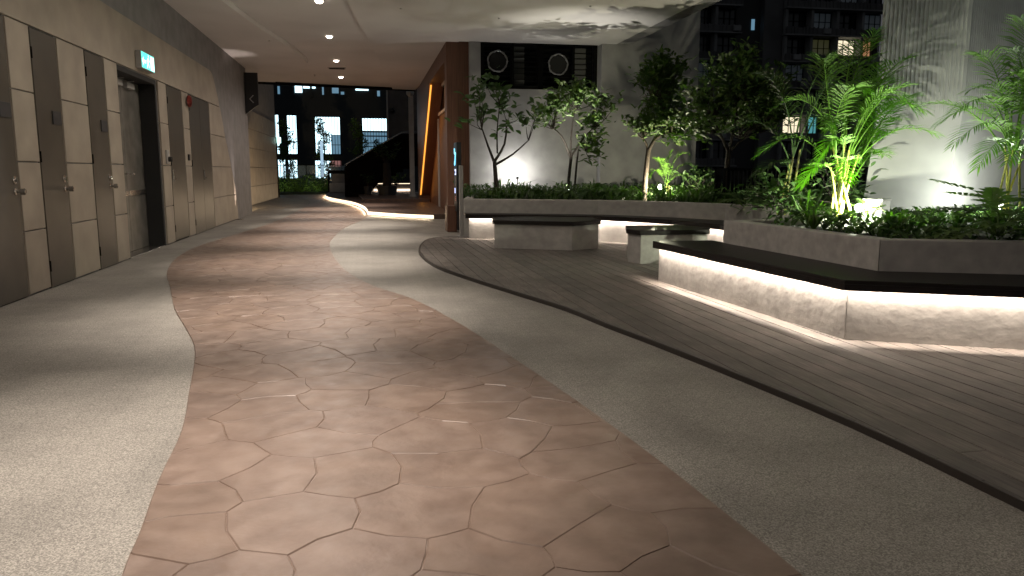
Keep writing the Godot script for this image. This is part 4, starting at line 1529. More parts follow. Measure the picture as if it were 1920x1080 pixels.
func philodendron(label: String, at: Vector3, n: int, size: float, lean: Vector3, m := "leaf") -> void:
	var root := thing("philodendron", label, "philodendron", "philodendrons in the near planter")
	for k in n:
		var a := TAU * (k + rng.randf_range(-0.3, 0.3)) / n
		var dirv := (Vector3(cos(a), rng.randf_range(0.1, 0.9), sin(a)) + lean).normalized()
		var stalk := at + dirv * size * rng.randf_range(0.5, 1.0)
		var st := mb()
		st.set_color(Color(1, 1, 0.8))
		tube(st, PackedVector3Array([at, at.lerp(stalk, 0.5) + Vector3(0, 0.03, 0), stalk]), PackedFloat32Array([0.006, 0.005, 0.004]), 5, false)
		lobed(stalk, (dirv + Vector3(0, -0.55, 0)).normalized(), size * rng.randf_range(0.75, 1.15), st, shade())
		obj("leaf", st, M[m], root)

func tuft(st: SurfaceTool, at: Vector3, n: int, l: float, w: float) -> void:
	for k in n:
		var a := rng.randf() * TAU
		var r := l * rng.randf_range(0.5, 1.1)
		var d := Vector3(cos(a), 0, sin(a))
		blade(st, at, at + d * r * 0.8 + Vector3(0, r * rng.randf_range(0.1, 0.8), 0), r * 0.3, w, Vector3.UP, shade())

func in_bed(p: Vector2) -> bool:
	return Geometry2D.is_point_in_polygon(p, V([2.0, 15.1, 3.05, 14.6, 4.3, 14.0, 4.8, 13.55, 5.4, 12.8, 5.95, 11.9, 6.1, 10.3, 6.1, 8.0, 4.25, 7.85, 4.32, 5.75, 9.4, 3.7, 9.4, 18.4, 2.0, 18.6]))

func ground_cover() -> void:
	rng.seed = 404
	var lf := mb()
	var dk := mb()
	var clump := FastNoiseLite.new()
	clump.seed = 7
	clump.frequency = 0.9
	for k in 3000:
		var p := Vector2(rng.randf_range(2.0, 8.6), rng.randf_range(4.6, 18.4))
		if not in_bed(p):
			continue
		var near := p.y < 10.0
		var by_lamp := false
		for q in [Vector2(3.52, 18.4), Vector2(5.78, 14.9), Vector2(5.5, 8.0), Vector2(5.45, 7.75), Vector2(7.68, 8.36)]:
			by_lamp = by_lamp or q.distance_to(p) < 0.22
		if by_lamp:
			continue
		var thick := clump.get_noise_2d(p.x, p.y)
		if thick < -0.12 and rng.randf() < 0.75:
			continue
		var grow := 0.75 + 1.3 * maxf(0.0, thick)
		tuft(lf if rng.randf() < 0.3 else dk, P(p.x, 0.69, p.y), 8, rng.randf_range(0.10, 0.26) * (0.8 if near else 1.9) * grow, 0.018 if near else 0.03)
		for j in 5:
			leaf(lf if rng.randf() < 0.3 else dk, P(p.x + rng.randf_range(-0.1, 0.1), 0.70 + rng.randf() * (0.12 if near else 0.28), p.y + rng.randf_range(-0.1, 0.1)), rand_dir(0.4), 0.09, 0.04, 0.01, shade())
	var o := obj("ground_cover", lf, M["cover_leaf"])
	o.set_meta("kind", "stuff"); o.set_meta("label", "bright low leafy ground cover filling the planters")
	o = obj("ground_cover", dk, M["leaf_dark"])
	o.set_meta("kind", "stuff"); o.set_meta("label", "dark low leafy ground cover filling the planters")

func hedge() -> void:
	rng.seed = 91
	var st := mb()
	for k in 2600:
		var x := rng.randf_range(-5.9, -2.3)
		var d := rng.randf_range(46.9, 48.3)
		var top := 0.45 + 0.5 * smoothstep(46.9, 47.5, d) + 0.12 * sin(x * 5.0)
		leaf(st, P(x, rng.randf_range(0.05, top), d), rand_dir(0.2), 0.17, 0.08, 0.02, shade())
	var h := obj("hedge", st, M["cover_leaf"])
	tag(h, "leafy green hedge at the far end before the glass balustrade", "hedge")

func plants() -> void:
	rng.seed = 2024
	# thin columnar trees beyond the glass
	var cols := [[-4.98, 52.0, 4.55, "far slim tree on the left, before the narrow lit window"], [-2.72, 52.3, 4.65, "far slim tree in the middle, before the wide lit window"], [-0.45, 52.6, 4.6, "far slim tree on the right, just above the stair side"]]
	for c in cols:
		var blobs := []
		for k in 8:
			var t := k / 7.0
			blobs.append([Vector3(0.25 * sin(k * 1.7) - 0.18 * t, 1.3 + t * (c[2] - 1.6), 0.1 * cos(k * 2.1)), Vector3(0.52 - 0.22 * t, 0.42, 0.45), 9, Vector3(0, 0.9 + t * (c[2] - 1.7), 0)])
		tree("slim_tree", c[3], "tree", "slim trees beyond the glass balustrade", P(c[0], -0.02, c[1]), [[[Vector3(0.35, 0, 0), Vector3(0.22, 1.2, 0), Vector3(0, 2.4, 0), Vector3(-0.1, c[2] - 0.3, 0)], 0.05, 0.012]], blobs, "leaf", "bark_dark", 0.17, 0.09, 15)
	# two shrubs against the white wall
	var f := P(2.80, 0.68, 17.1)
	tree("shrub", "open dark shrub with big leaves left of the bright wall spot", "shrub", "", f,
		[[[Vector3(0, 0, 0), Vector3(-0.02, 0.5, 0), Vector3(-0.05, 0.85, 0)], 0.055, 0.04], [[Vector3(-0.05, 0.8, 0), Vector3(-0.2, 1.15, 0.1), Vector3(-0.36, 1.6, 0.1)], 0.035, 0.012], [[Vector3(-0.05, 0.82, 0), Vector3(0.18, 1.2, 0), Vector3(0.25, 1.75, -0.1)], 0.035, 0.012], [[Vector3(-0.03, 0.75, 0), Vector3(0.35, 0.98, 0.1), Vector3(0.72, 1.30, 0.1)], 0.03, 0.01], [[Vector3(0.02, 1.0, 0), Vector3(0.0, 1.5, 0.1), Vector3(0.08, 2.1, 0)], 0.02, 0.008]],
		[[Vector3(-0.36, 1.75, 0.05), Vector3(0.30, 0.30, 0.3), 4, Vector3(-0.34, 1.5, 0.1)], [Vector3(0.3, 1.85, -0.1), Vector3(0.42, 0.34, 0.3), 5, Vector3(0.24, 1.65, -0.1)], [Vector3(0.78, 1.55, 0.1), Vector3(0.30, 0.36, 0.25), 3, Vector3(0.7, 1.28, 0.1)], [Vector3(0.1, 2.35, 0), Vector3(0.55, 0.28, 0.3), 6, Vector3(0.08, 2.05, 0)], [Vector3(-0.3, 2.35, 0), Vector3(0.35, 0.25, 0.3), 4, Vector3(-0.34, 1.55, 0.1)]],
		"leaf_dark", "bark_dark", 0.20, 0.09, 12, 1)
	f = P(4.30, 0.68, 16.5)
	tree("shrub", "bushier green shrub right of the bright wall spot", "shrub", "", f,
		[[[Vector3(-0.05, 0, 0), Vector3(0, 0.5, 0), Vector3(0.05, 1.0, 0)], 0.04, 0.03], [[Vector3(0.03, 0.9, 0), Vector3(-0.2, 1.35, 0.1), Vector3(-0.5, 1.6, 0.1)], 0.025, 0.01], [[Vector3(0.03, 0.95, 0), Vector3(0.05, 1.5, 0), Vector3(0.15, 2.1, 0)], 0.025, 0.008], [[Vector3(0.03, 0.9, 0), Vector3(0.3, 1.3, 0), Vector3(0.6, 1.6, 0)], 0.025, 0.008], [[Vector3(0.1, 0, 0.05), Vector3(0.14, 0.6, 0.05), Vector3(0.2, 1.2, 0.05)], 0.03, 0.015]],
		[[Vector3(-0.45, 1.85, 0.1), Vector3(0.42, 0.30, 0.35), 13, Vector3(-0.4, 1.5, 0.1)], [Vector3(0.15, 2.2, 0), Vector3(0.60, 0.36, 0.4), 24, Vector3(0.12, 1.9, 0)], [Vector3(0.65, 1.75, 0), Vector3(0.36, 0.5, 0.4), 18, Vector3(0.55, 1.5, 0)], [Vector3(0.5, 1.15, 0), Vector3(0.3, 0.5, 0.35), 11, Vector3(0.35, 1.1, 0)]],
		"leaf", "bark_dark", 0.18, 0.068, 17)
	# the lit tree and the big dark one behind it
	f = P(5.55, 0.68, 15.2)
	tree("lit_tree", "small tree with a brightly lit pale trunk beside a ground lamp", "tree", "", f,
		[[[Vector3(0.0, 0, 0), Vector3(0.02, 0.5, 0), Vector3(0.07, 1.05, 0)], 0.06, 0.048], [[Vector3(0.06, 1.0, 0), Vector3(0.22, 1.28, 0.05), Vector3(0.55, 1.42, 0.1), Vector3(0.95, 1.55, 0.1)], 0.036, 0.012], [[Vector3(0.06, 1.02, 0), Vector3(0.0, 1.2, 0), Vector3(-0.12, 1.3, 0.0)], 0.03, 0.012], [[Vector3(0.1, 1.1, 0), Vector3(0.3, 1.5, 0), Vector3(0.45, 2.0, -0.1)], 0.03, 0.010]],
		[[Vector3(-0.05, 1.55, 0.1), Vector3(0.30, 0.24, 0.3), 21, Vector3(-0.05, 1.25, 0)], [Vector3(0.6, 1.55, 0.2), Vector3(0.5, 0.28, 0.4), 36, Vector3(0.5, 1.4, 0.1)], [Vector3(0.30, 2.1, 0), Vector3(0.52, 0.55, 0.45), 54, Vector3(0.35, 1.7, 0)], [Vector3(0.45, 2.62, 0), Vector3(0.36, 0.36, 0.35), 27, Vector3(0.45, 2.1, 0)], [Vector3(0.1, 2.5, 0), Vector3(0.26, 0.3, 0.3), 13, Vector3(0.35, 1.9, 0)]],
		"leaf", "bark", 0.165, 0.066, 18)
	f = P(6.45, 0.68, 13.3)
	tree("dark_tree", "broad dark green tree right of the lit tree before the towers", "tree", "", f,
		[[[Vector3(0, 0, 0), Vector3(-0.02, 0.6, 0), Vector3(0.0, 1.0, 0)], 0.055, 0.045], [[Vector3(0, 0.95, 0), Vector3(0.3, 1.2, 0), Vector3(0.75, 1.4, 0)], 0.03, 0.01], [[Vector3(0, 0.95, 0), Vector3(-0.25, 1.4, 0), Vector3(-0.4, 1.8, 0)], 0.03, 0.01], [[Vector3(0, 0.95, 0), Vector3(0.1, 1.5, 0), Vector3(0.15, 2.0, 0)], 0.03, 0.01]],
		[[Vector3(-0.35, 2.0, 0), Vector3(0.5, 0.5, 0.5), 31, Vector3(-0.3, 1.6, 0)], [Vector3(0.2, 2.2, 0), Vector3(0.62, 0.46, 0.5), 40, Vector3(0.12, 1.8, 0)], [Vector3(0.75, 1.95, 0), Vector3(0.42, 0.5, 0.45), 33, Vector3(0.6, 1.3, 0)], [Vector3(0.35, 1.55, 0), Vector3(0.75, 0.34, 0.5), 31, Vector3(0.2, 1.2, 0)], [Vector3(-0.45, 1.5, 0), Vector3(0.4, 0.35, 0.4), 16, Vector3(-0.2, 1.3, 0)], [Vector3(0.15, 2.62, 0), Vector3(0.28, 0.25, 0.3), 9, Vector3(0.15, 2.0, 0)]],
		"leaf", "bark_dark", 0.175, 0.068, 15)
	# palms
	palm("bright green palm clump before the left edge of the fluted pillar", P(5.42, 0.69, 8.28),
		[[-0.05, 0.75, 0], [0.06, 0.85, 0.05], [0.14, 0.7, -0.05], [-0.16, 0.65, 0.05], [0.22, 0.8, 0.0], [-0.02, 0.55, 0.12], [0.1, 0.95, -0.1], [-0.1, 0.9, -0.05]],
		[[Vector3(0.06, 0.85, 0.05), Vector3(0.18, 1.72, 0.1), Vector3(0.82, 1.32, 0.15)], [Vector3(0.10, 0.9, -0.1), Vector3(0.08, 2.1, -0.25), Vector3(0.56, 2.15, -0.5), 0.6], [Vector3(-0.1, 0.85, -0.05), Vector3(-0.12, 1.75, 0.05), Vector3(-0.12, 1.45, 0.55)], [Vector3(-0.05, 0.7, 0.1), Vector3(-0.10, 1.25, 0.25), Vector3(-0.52, 0.72, 0.35)], [Vector3(0.2, 0.75, 0.05), Vector3(0.52, 1.25, 0.2), Vector3(0.98, 1.02, 0.3)], [Vector3(-0.16, 0.65, 0.0), Vector3(-0.45, 1.25, -0.1), Vector3(-0.95, 0.80, -0.15), 0.6], [Vector3(0.0, 0.9, -0.1), Vector3(-0.3, 1.65, -0.2), Vector3(-0.70, 1.35, -0.25), 0.7], [Vector3(0.1, 0.8, 0.0), Vector3(0.35, 1.55, 0.05), Vector3(0.48, 1.55, 0.45)], [Vector3(0.05, 0.9, -0.1), Vector3(0.2, 1.6, -0.35), Vector3(0.75, 1.75, -0.4), 0.7], [Vector3(0.06, 0.85, 0.05), Vector3(0.25, 1.85, 0.2), Vector3(0.45, 1.25, 0.6)], [Vector3(0.2, 0.7, 0.0), Vector3(0.55, 1.35, -0.1), Vector3(0.8, 1.5, -0.45)], [Vector3(0.15, 0.8, 0.0), Vector3(0.35, 1.6, -0.1), Vector3(0.62, 1.85, -0.3)], [Vector3(0.18, 0.75, -0.05), Vector3(0.45, 1.15, -0.2), Vector3(0.9, 1.1, -0.5), 0.8], [Vector3(0.15, 0.85, -0.05), Vector3(0.5, 1.9, -0.1), Vector3(1.0, 1.95, -0.2), 0.8], [Vector3(0.1, 0.9, -0.1), Vector3(0.3, 1.9, -0.4), Vector3(0.75, 2.3, -0.6), 0.7], [Vector3(0.2, 0.6, -0.05), Vector3(0.6, 1.3, -0.3), Vector3(1.15, 1.25, -0.55), 0.8], [Vector3(0.2, 0.55, 0.0), Vector3(0.5, 1.0, -0.1), Vector3(0.85, 0.8, -0.4), 0.8], [Vector3(0.22, 0.7, 0.0), Vector3(0.6, 1.5, 0.0), Vector3(1.1, 1.5, -0.25), 0.8], [Vector3(0.15, 0.7, -0.1), Vector3(0.5, 1.7, -0.4), Vector3(1.05, 1.75, -0.6), 0.7], [Vector3(-0.05, 0.8, -0.05), Vector3(-0.25, 1.9, -0.1), Vector3(-0.35, 1.85, 0.1), 0.7], [Vector3(-0.1, 0.75, 0.05), Vector3(-0.3, 1.45, 0.3), Vector3(-0.55, 1.05, 0.6)], [Vector3(0.0, 0.6, 0.1), Vector3(-0.2, 0.95, 0.35), Vector3(-0.3, 0.5, 0.6)], [Vector3(0.12, 0.8, 0.0), Vector3(0.5, 1.6, 0.1), Vector3(0.95, 1.3, 0.1)], [Vector3(-0.1, 0.55, 0.05), Vector3(-0.35, 0.85, 0.15), Vector3(-0.6, 0.45, 0.2)]],
		"palm_leaf", 0.36)
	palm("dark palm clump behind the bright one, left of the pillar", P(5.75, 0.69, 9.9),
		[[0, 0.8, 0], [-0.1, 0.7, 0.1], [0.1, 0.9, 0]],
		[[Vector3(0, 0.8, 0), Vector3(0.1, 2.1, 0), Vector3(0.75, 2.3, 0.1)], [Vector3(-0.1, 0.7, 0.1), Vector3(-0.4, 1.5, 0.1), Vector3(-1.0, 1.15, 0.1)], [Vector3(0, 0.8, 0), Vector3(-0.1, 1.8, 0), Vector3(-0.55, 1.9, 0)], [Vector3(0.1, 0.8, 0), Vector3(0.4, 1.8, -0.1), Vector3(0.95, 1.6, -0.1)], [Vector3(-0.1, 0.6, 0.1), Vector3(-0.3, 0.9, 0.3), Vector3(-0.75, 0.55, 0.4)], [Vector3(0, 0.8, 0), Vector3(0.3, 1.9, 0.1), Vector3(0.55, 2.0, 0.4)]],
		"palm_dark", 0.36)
	palm("over-lit palm at the right edge, before the glaring white wall", P(7.45, 0.69, 8.0),
		[[0, 0.85, 0], [0.08, 0.75, 0.06], [-0.08, 0.8, 0.03], [0.14, 0.9, -0.05], [-0.03, 0.95, -0.1]],
		[[Vector3(-0.05, 0.8, 0.03), Vector3(-0.35, 1.45, 0.1), Vector3(-0.95, 0.90, 0.2)], [Vector3(-0.03, 0.9, 0), Vector3(-0.2, 1.75, 0.05), Vector3(-0.75, 1.50, 0.1)], [Vector3(0, 0.85, 0), Vector3(0.1, 1.9, 0.05), Vector3(-0.35, 1.95, 0.2), 0.7], [Vector3(0.05, 0.8, 0.05), Vector3(0.35, 1.55, 0.1), Vector3(0.8, 1.2, 0.2)], [Vector3(0.1, 0.85, -0.05), Vector3(0.4, 1.8, -0.1), Vector3(0.9, 1.7, -0.1)], [Vector3(-0.05, 0.75, 0.05), Vector3(-0.15, 1.3, 0.35), Vector3(-0.35, 0.95, 0.7)], [Vector3(0.05, 0.8, 0.05), Vector3(0.1, 1.45, 0.35), Vector3(0.3, 1.1, 0.75)], [Vector3(-0.03, 0.9, 0), Vector3(-0.35, 1.6, -0.1), Vector3(-0.85, 1.15, -0.2)], [Vector3(0, 0.9, 0), Vector3(-0.15, 1.7, -0.1), Vector3(0.15, 2.05, 0.3), 0.6], [Vector3(-0.05, 0.85, 0), Vector3(-0.45, 1.7, 0.2), Vector3(-1.05, 1.25, 0.3)], [Vector3(0, 0.85, 0), Vector3(-0.1, 1.9, 0.3), Vector3(-0.45, 1.6, 0.65)], [Vector3(0.05, 0.8, 0.05), Vector3(0.3, 1.7, 0.3), Vector3(0.6, 1.45, 0.6)], [Vector3(0.05, 0.7, 0.05), Vector3(-0.2, 1.1, 0.4), Vector3(-0.6, 0.7, 0.6)], [Vector3(0.05, 0.9, -0.05), Vector3(0.25, 2.1, -0.1), Vector3(0.6, 2.1, 0.1), 0.7], [Vector3(0.0, 0.7, 0.1), Vector3(0.1, 1.0, 0.45), Vector3(0.05, 0.7, 0.8)], [Vector3(-0.05, 0.9, 0), Vector3(-0.3, 2.0, 0.0), Vector3(-0.7, 1.9, 0.1)], [Vector3(0, 0.8, 0.05), Vector3(-0.3, 1.2, 0.2), Vector3(-0.75, 0.65, 0.35)], [Vector3(0.1, 0.8, 0), Vector3(0.1, 1.5, 0.3), Vector3(0.0, 1.25, 0.75)], [Vector3(0.1, 0.9, -0.05), Vector3(0.1, 2.2, 0.0), Vector3(-0.2, 2.3, 0.15), 0.8], [Vector3(0.1, 0.8, 0.0), Vector3(0.3, 1.3, 0.2), Vector3(0.65, 0.9, 0.4)], [Vector3(-0.05, 0.8, -0.05), Vector3(-0.4, 1.45, -0.15), Vector3(-0.9, 1.4, -0.35)]],
		"palm_leaf", 0.36)
	palm("small vivid palm beside the ground lamp under the lit tree", P(6.15, 0.69, 15.5),
		[[0, 0.35, 0], [0.06, 0.3, 0.05]],
		[[Vector3(0, 0.3, 0), Vector3(-0.1, 0.85, 0.05), Vector3(-0.28, 0.85, 0.1)], [Vector3(0, 0.3, 0), Vector3(0.3, 0.95, 0), Vector3(0.6, 0.65, 0.1)], [Vector3(0, 0.3, 0), Vector3(-0.25, 0.8, 0), Vector3(-0.4, 0.5, 0.1)], [Vector3(0, 0.3, 0), Vector3(0.15, 1.05, 0), Vector3(0.35, 0.95, 0.2)], [Vector3(0, 0.3, 0), Vector3(0.0, 0.8, -0.1), Vector3(0.1, 1.0, 0.0)], [Vector3(0, 0.3, 0), Vector3(0.3, 0.75, 0.0), Vector3(0.62, 0.35, 0.15)]],
		"palm_leaf", 0.34, 0.05)
	# dark understorey bushes
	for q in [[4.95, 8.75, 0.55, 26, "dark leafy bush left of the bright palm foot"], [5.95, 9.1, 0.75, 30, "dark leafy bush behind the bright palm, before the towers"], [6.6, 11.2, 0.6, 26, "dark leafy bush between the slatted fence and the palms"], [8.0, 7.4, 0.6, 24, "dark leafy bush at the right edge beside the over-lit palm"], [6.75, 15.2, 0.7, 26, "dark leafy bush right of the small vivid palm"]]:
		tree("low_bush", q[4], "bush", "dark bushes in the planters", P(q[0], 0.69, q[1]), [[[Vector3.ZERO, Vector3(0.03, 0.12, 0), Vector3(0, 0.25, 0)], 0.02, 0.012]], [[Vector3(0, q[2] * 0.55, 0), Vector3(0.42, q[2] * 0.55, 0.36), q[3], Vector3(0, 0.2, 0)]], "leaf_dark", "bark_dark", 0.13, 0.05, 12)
	# ferns
	var k := 0
	for q in [[3.3, 15.6, 0.5, "grassy fern below the bright wall spot, left one"], [3.9, 15.4, 0.45, "grassy fern just right of the bright wall spot"], [4.45, 14.9, 0.62, "large dark fern spreading under the bushier shrub"], [4.95, 14.6, 0.5, "fern between the bushier shrub and the lit trunk"], [2.5, 15.7, 0.42, "fern at the left end of the back planter"], [6.25, 14.4, 0.45, "yellow lit fern right of the ground lamp under the tree"], [6.1, 12.6, 0.5, "dark fern under the broad dark tree"], [6.25, 11.2, 0.55, "dark fern hanging over the far planter corner"], [6.3, 9.4, 0.5, "dark fern behind the left end of the near planter"], [4.6, 7.6, 0.40, "dark fern at the left end of the near planter"], [5.0, 7.55, 0.36, "fern left of the bright palm foot on the near planter edge"], [5.35, 7.1, 0.36, "lit fern in front of the square concrete box"], [5.95, 6.55, 0.40, "fern before the pillar foot, right of the box"], [7.3, 6.6, 0.45, "fern at the right edge below the over-lit palm"]]:
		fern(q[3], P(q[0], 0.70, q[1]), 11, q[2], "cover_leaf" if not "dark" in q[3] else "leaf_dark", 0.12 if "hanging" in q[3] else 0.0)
		k += 1
	# philodendrons near the front
	for q in [[5.15, 5.6, 0.42, 13, "glossy lobed plant hanging over the near planter edge, left one"], [5.75, 5.42, 0.42, 13, "glossy lobed plant hanging over the near planter edge, right one"], [6.2, 6.6, 0.50, 10, "taller lobed plant standing before the pillar foot"], [6.45, 5.2, 0.42, 12, "lobed plant at the right edge of the frame"]]:
		philodendron(q[4], P(q[0], 0.76, q[1]), q[3], q[2], Vector3(-0.25, 0.1, 0.3) if "hanging" in q[4] else Vector3(0, 0.5, 0))
	philodendron("dark lobed plant drooping over the far planter rim before the trees", P(5.72, 0.74, 11.2), 8, 0.30, Vector3(-0.5, 0.0, 0.2))
	# small box of leaves around the stair
	rng.seed = 6
	for q in [[0.2, 39.0, 0.55, "small lit shrub seen under the stair, left one"], [1.35, 39.4, 0.9, "small lit shrub seen under the stair, right one"]]:
		tree("under_stair_shrub", q[3], "shrub", "shrubs seen under the stair", P(q[0], 0.24, q[1]), [[[Vector3.ZERO, Vector3(0.05, 0.3, 0), Vector3(0, 0.5, 0)], 0.03, 0.015]], [[Vector3(0, 0.45 + q[2] * 0.3, 0), Vector3(0.6, q[2] * 0.55, 0.4), 22, Vector3(0, 0.35, 0)]], "leaf", "bark_dark", 0.15, 0.07, 8)
	philodendron("small white-lit broad leaf plant against the concrete box", P(5.74, 0.78, 8.2), 5, 0.16, Vector3(0, 0.4, 0.3))
	# strap-leaved clumps that stand above the carpet
	rng.seed = 31
	for q in [[4.45, 7.2, 0.42, "strap-leaved clump at the left end of the near planter"], [4.85, 8.0, 0.60, "tall strap-leaved clump left of the bright palm"], [5.0, 6.7, 0.36, "lit strap-leaved clump in front of the ground lamp"], [6.2, 7.3, 0.36, "strap-leaved clump in front of the concrete box"], [6.7, 7.3, 0.48, "strap-leaved clump before the fluted pillar"], [7.0, 6.9, 0.5, "strap-leaved clump below the over-lit palm"], [3.0, 17.6, 0.6, "thin strap-leaved clump against the lit white wall"], [4.9, 16.6, 0.6, "strap-leaved clump right of the bushier shrub"], [6.0, 14.3, 0.42, "yellow lit strap-leaved clump beside the tree lamp"], [5.3, 15.8, 0.5, "strap-leaved clump left of the lit trunk"], [6.15, 12.0, 0.5, "dark strap-leaved clump near the far planter corner"]]:
		var c := thing("strap_plant", q[3], "plant", "strap-leaved clumps in the planters")
		var st := mb()
		tuft(st, P(q[0], 0.69, q[1]), 34, q[2], 0.026)
		obj("leaves", st, M["cover_leaf" if not "dark" in q[3] else "leaf_dark"], c)
	ground_cover()

func garden() -> void:
	# fluted pillar
	var root := thing("fluted_pillar", "tall pale fluted pillar widening at its foot, behind the palms", "pillar")
	var foot := [Vector2(6.46, 9.36), Vector2(7.42, 9.02), Vector2(9.6, 9.9), Vector2(9.4, 11.2), Vector2(7.55, 10.8)]
	var waist := [Vector2(6.60, 9.36), Vector2(7.62, 9.06), Vector2(9.7, 9.9), Vector2(9.4, 11.2), Vector2(7.65, 10.8)]
	var head := [Vector2(6.60, 9.36), Vector2(7.62, 9.06), Vector2(9.7, 9.9), Vector2(9.4, 11.2), Vector2(7.65, 10.8)]
	var st := mb()
	var core := mb()
	for lv in [[foot, waist, 0.6, 1.95], [waist, head, 1.95, 9.0]]:
		var lo: Array = lv[0]; var hi: Array = lv[1]
		for i in 5:
			var j := (i + 1) % 5
			var a: Vector3 = P(lo[i].x, lv[2], lo[i].y); var b: Vector3 = P(lo[j].x, lv[2], lo[j].y)
			var c: Vector3 = P(hi[j].x, lv[3], hi[j].y); var d: Vector3 = P(hi[i].x, lv[3], hi[i].y)
			var n := (b - a).cross(d - a).normalized()
			var ctr := P(8.0, a.y, 10.2)
			if n.dot(a - ctr) < 0.0:
				n = -n
			quad(core, a, b, c, d, n)
			if (i < 2 or i == 4) and lv[2] > 1.0:
				var count := int(a.distance_to(b) / 0.052)
				for k in count:
					var t := (k + 0.5) / count
					if lv[2] < 1.0:
						var y0 := 0.15
						tube(st, PackedVector3Array([a.lerp(b, t).lerp(d.lerp(c, t), y0), d.lerp(c, t)]), PackedFloat32Array([0.0005, 0.019]), 8, false)
					else:
						tube(st, PackedVector3Array([a.lerp(b, t) - n * 0.018, a.lerp(b, t).lerp(d.lerp(c, t), 0.05) - n * 0.010, d.lerp(c, t) - n * 0.010]), PackedFloat32Array([0.019, 0.019, 0.019]), 8, false)
	obj("core", core, M["pillar_paint"], root)
	var fl := obj("flutes", st, M["pillar_paint"], root)
	fl.set_meta("kind", "stuff")
	# concrete box by the lamp
	var t := thing("concrete_box", "square pale concrete box in the planter beside the bright ground lamp", "box")
	st = mb()
	cbox(st, P(5.98, 0.80, 8.36), Vector3(0.24, 0.30, 0.22), 0.008, Basis(Vector3.UP, 0.55))
	obj("body", st, M["concrete"], t)
	st = mb()
	cbox(st, P(5.98, 0.957, 8.36), Vector3(0.26, 0.02, 0.24), 0.005, Basis(Vector3.UP, 0.55))
	obj("lid", st, M["concrete"], t)
	# dark slatted fence behind
	t = thing("dark_fence", "low dark slatted fence behind the planter, right of the dark tree", "fence")
	for k in 3:
		st = mb()
		bx(st, P(6.1 + k * 1.3, 0.5, 13.05), P(6.16 + k * 1.3, 1.36, 13.11), 0.004)
		obj("post", st, M["fence_black"], t)
	st = mb()
	bx(st, P(6.05, 1.30, 13.03), P(9.0, 1.345, 13.13), 0.004)
	bx(st, P(6.05, 0.72, 13.06), P(9.0, 0.76, 13.10), 0.004)
	obj("rail", st, M["fence_black"], t)
	var sl := mb()
	bx(sl, P(-0.024, 0.76, 0), P(0.024, 1.30, 0.02), 0.003)
	var slat := sl.commit()
	for k in 36:
		inst("slat", slat, M["fence_black"], t, Transform3D(Basis.IDENTITY, P(6.12 + k * 0.08, 0, 13.08)))
	# planter lamps; the spike lamps are unseen, for the ceiling and hedge
	globe_lamp("bright ground lamp lighting the white wall between the shrubs", P(3.52, 1.10, 18.40), 1.0, Color(1.0, 0.98, 0.95))
	uplight("unseen narrow lamp under the bushier shrub, lighting the ceiling", P(4.15, 0.69, 16.0), P(4.35, 4.3, 16.35), 34.0, 10.0, Color(1.0, 0.98, 0.92))  # out of view, placed to light the ceiling and shrub leaves
	globe_lamp("glaring ground lamp at the foot of the lit tree", P(5.78, 0.86, 14.9), 3.0, Color(1.0, 0.97, 0.84))
	globe_lamp("glaring ground lamp between the bright palm and the concrete box", P(5.50, 0.76, 8.0), 4.2, Color(0.98, 1.0, 0.88))
	globe_lamp("unseen ground lamp behind the over-lit palm, lighting the pillar", P(7.68, 0.76, 8.36), 2.6, Color(0.98, 1.0, 0.95))  # out of view, placed to light the pillar and palm
	uplight("small added lamp that lights the far hedge, left one", P(-5.0, 0.05, 46.2), P(-4.8, 0.9, 47.2), 80.0, 0.7, Color(1.0, 1.0, 0.85))  # added to brighten the hedge
	uplight("small added lamp that lights the far hedge, right one", P(-3.2, 0.05, 46.2), P(-3.2, 0.9, 47.2), 80.0, 0.7, Color(1.0, 1.0, 0.85))  # second lamp added for the hedge

func globe_lamp(label: String, at: Vector3, e: float, c: Color) -> void:
	var t := thing("garden_lamp", label, "garden lamp", "glowing ground lamps in the planters")
	var st := mb()
	cyl(st, Vector3(at.x, 0.66, at.z), at, 0.012, 8)
	cyl(st, at, at + Vector3(0, 0.07, 0), 0.035, 14)
	obj("base", st, M["black_metal"], t)
	st = mb()
	tube(st, PackedVector3Array([at + Vector3(0, 0.072, 0), at + Vector3(0, 0.09, 0), at + Vector3(0, 0.13, 0), at + Vector3(0, 0.16, 0), at + Vector3(0, 0.172, 0)]), PackedFloat32Array([0.03, 0.045, 0.05, 0.032, 0.004]), 16)
	obj("bulb", st, M["uplight_glow"], t)
	bulb(t, "bulb_light", at + Vector3(0, 0.12, 0), e, c, 0.012)

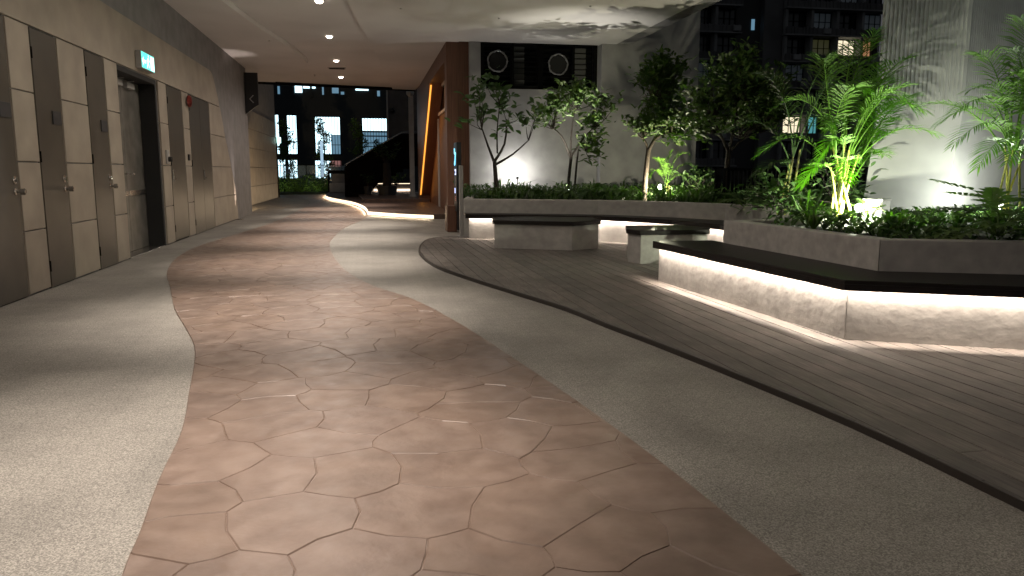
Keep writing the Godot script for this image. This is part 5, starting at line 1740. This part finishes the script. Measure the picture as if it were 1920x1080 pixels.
func uplight(label: String, at: Vector3, to: Vector3, angle: float, e: float, c: Color) -> void:
	var t := thing("unseen_lamp", label, "garden lamp", "added and unseen garden spike lamps")
	var dirv := (to - at).normalized()
	var head := at + Vector3(0, 0.14, 0)
	var st := mb()
	cyl(st, at - Vector3(0, 0.03, 0), head, 0.009, 8)
	obj("spike", st, M["black_metal"], t)
	st = mb()
	tube(st, PackedVector3Array([head - dirv * 0.06, head - dirv * 0.05, head + dirv * 0.07]), PackedFloat32Array([0.03, 0.042, 0.046]), 16)
	obj("housing", st, M["black_metal"], t)
	st = mb()
	cyl(st, head + dirv * 0.071, head + dirv * 0.076, 0.040, 16)
	obj("lens", st, M["uplight_glow"], t)
	spot(t, "lamp_light", head + dirv * 0.085, to + Vector3(0, 0.14, 0), angle, e, c, 1.0, 0.03)

# ---------------------------------------------------------------- scene
func _ready() -> void:
	var cam := Camera3D.new()
	cam.name = "camera"
	cam.keep_aspect = Camera3D.KEEP_HEIGHT
	cam.fov = rad_to_deg(2.0 * atan(540.0 / 1450.0))
	cam.near = 0.05
	cam.far = 600.0
	cam.transform = Transform3D(Basis(Vector3.UP, deg_to_rad(-10.431)) * Basis(Vector3.RIGHT, deg_to_rad(-8.627)), Vector3(0, 1.3, 0))
	add_child(cam)
	cam.current = true
	var we := WorldEnvironment.new()
	we.name = "environment"
	var e := Environment.new()
	e.background_mode = Environment.BG_SKY
	var sky := Sky.new()
	var sm := ProceduralSkyMaterial.new()
	sm.sky_top_color = lin(0.031, 0.033, 0.036)
	sm.sky_horizon_color = lin(0.060, 0.062, 0.065)
	sm.sky_curve = 0.2
	sm.ground_bottom_color = lin(0.010, 0.010, 0.012)
	sm.ground_horizon_color = lin(0.030, 0.032, 0.035)
	sky.sky_material = sm
	e.sky = sky
	e.tonemap_mode = Environment.TONE_MAPPER_LINEAR
	e.tonemap_exposure = 1.28
	e.sdfgi_enabled = true
	e.ssao_enabled = true
	e.ssil_enabled = true
	we.environment = e
	add_child(we)
	rng.seed = 1
	materials()
	ground()
	ceiling()
	left_wall()
	brown_wall()
	back_wall()
	towers()
	planters()
	far_end()
	garden()
	downlights()
	plants()
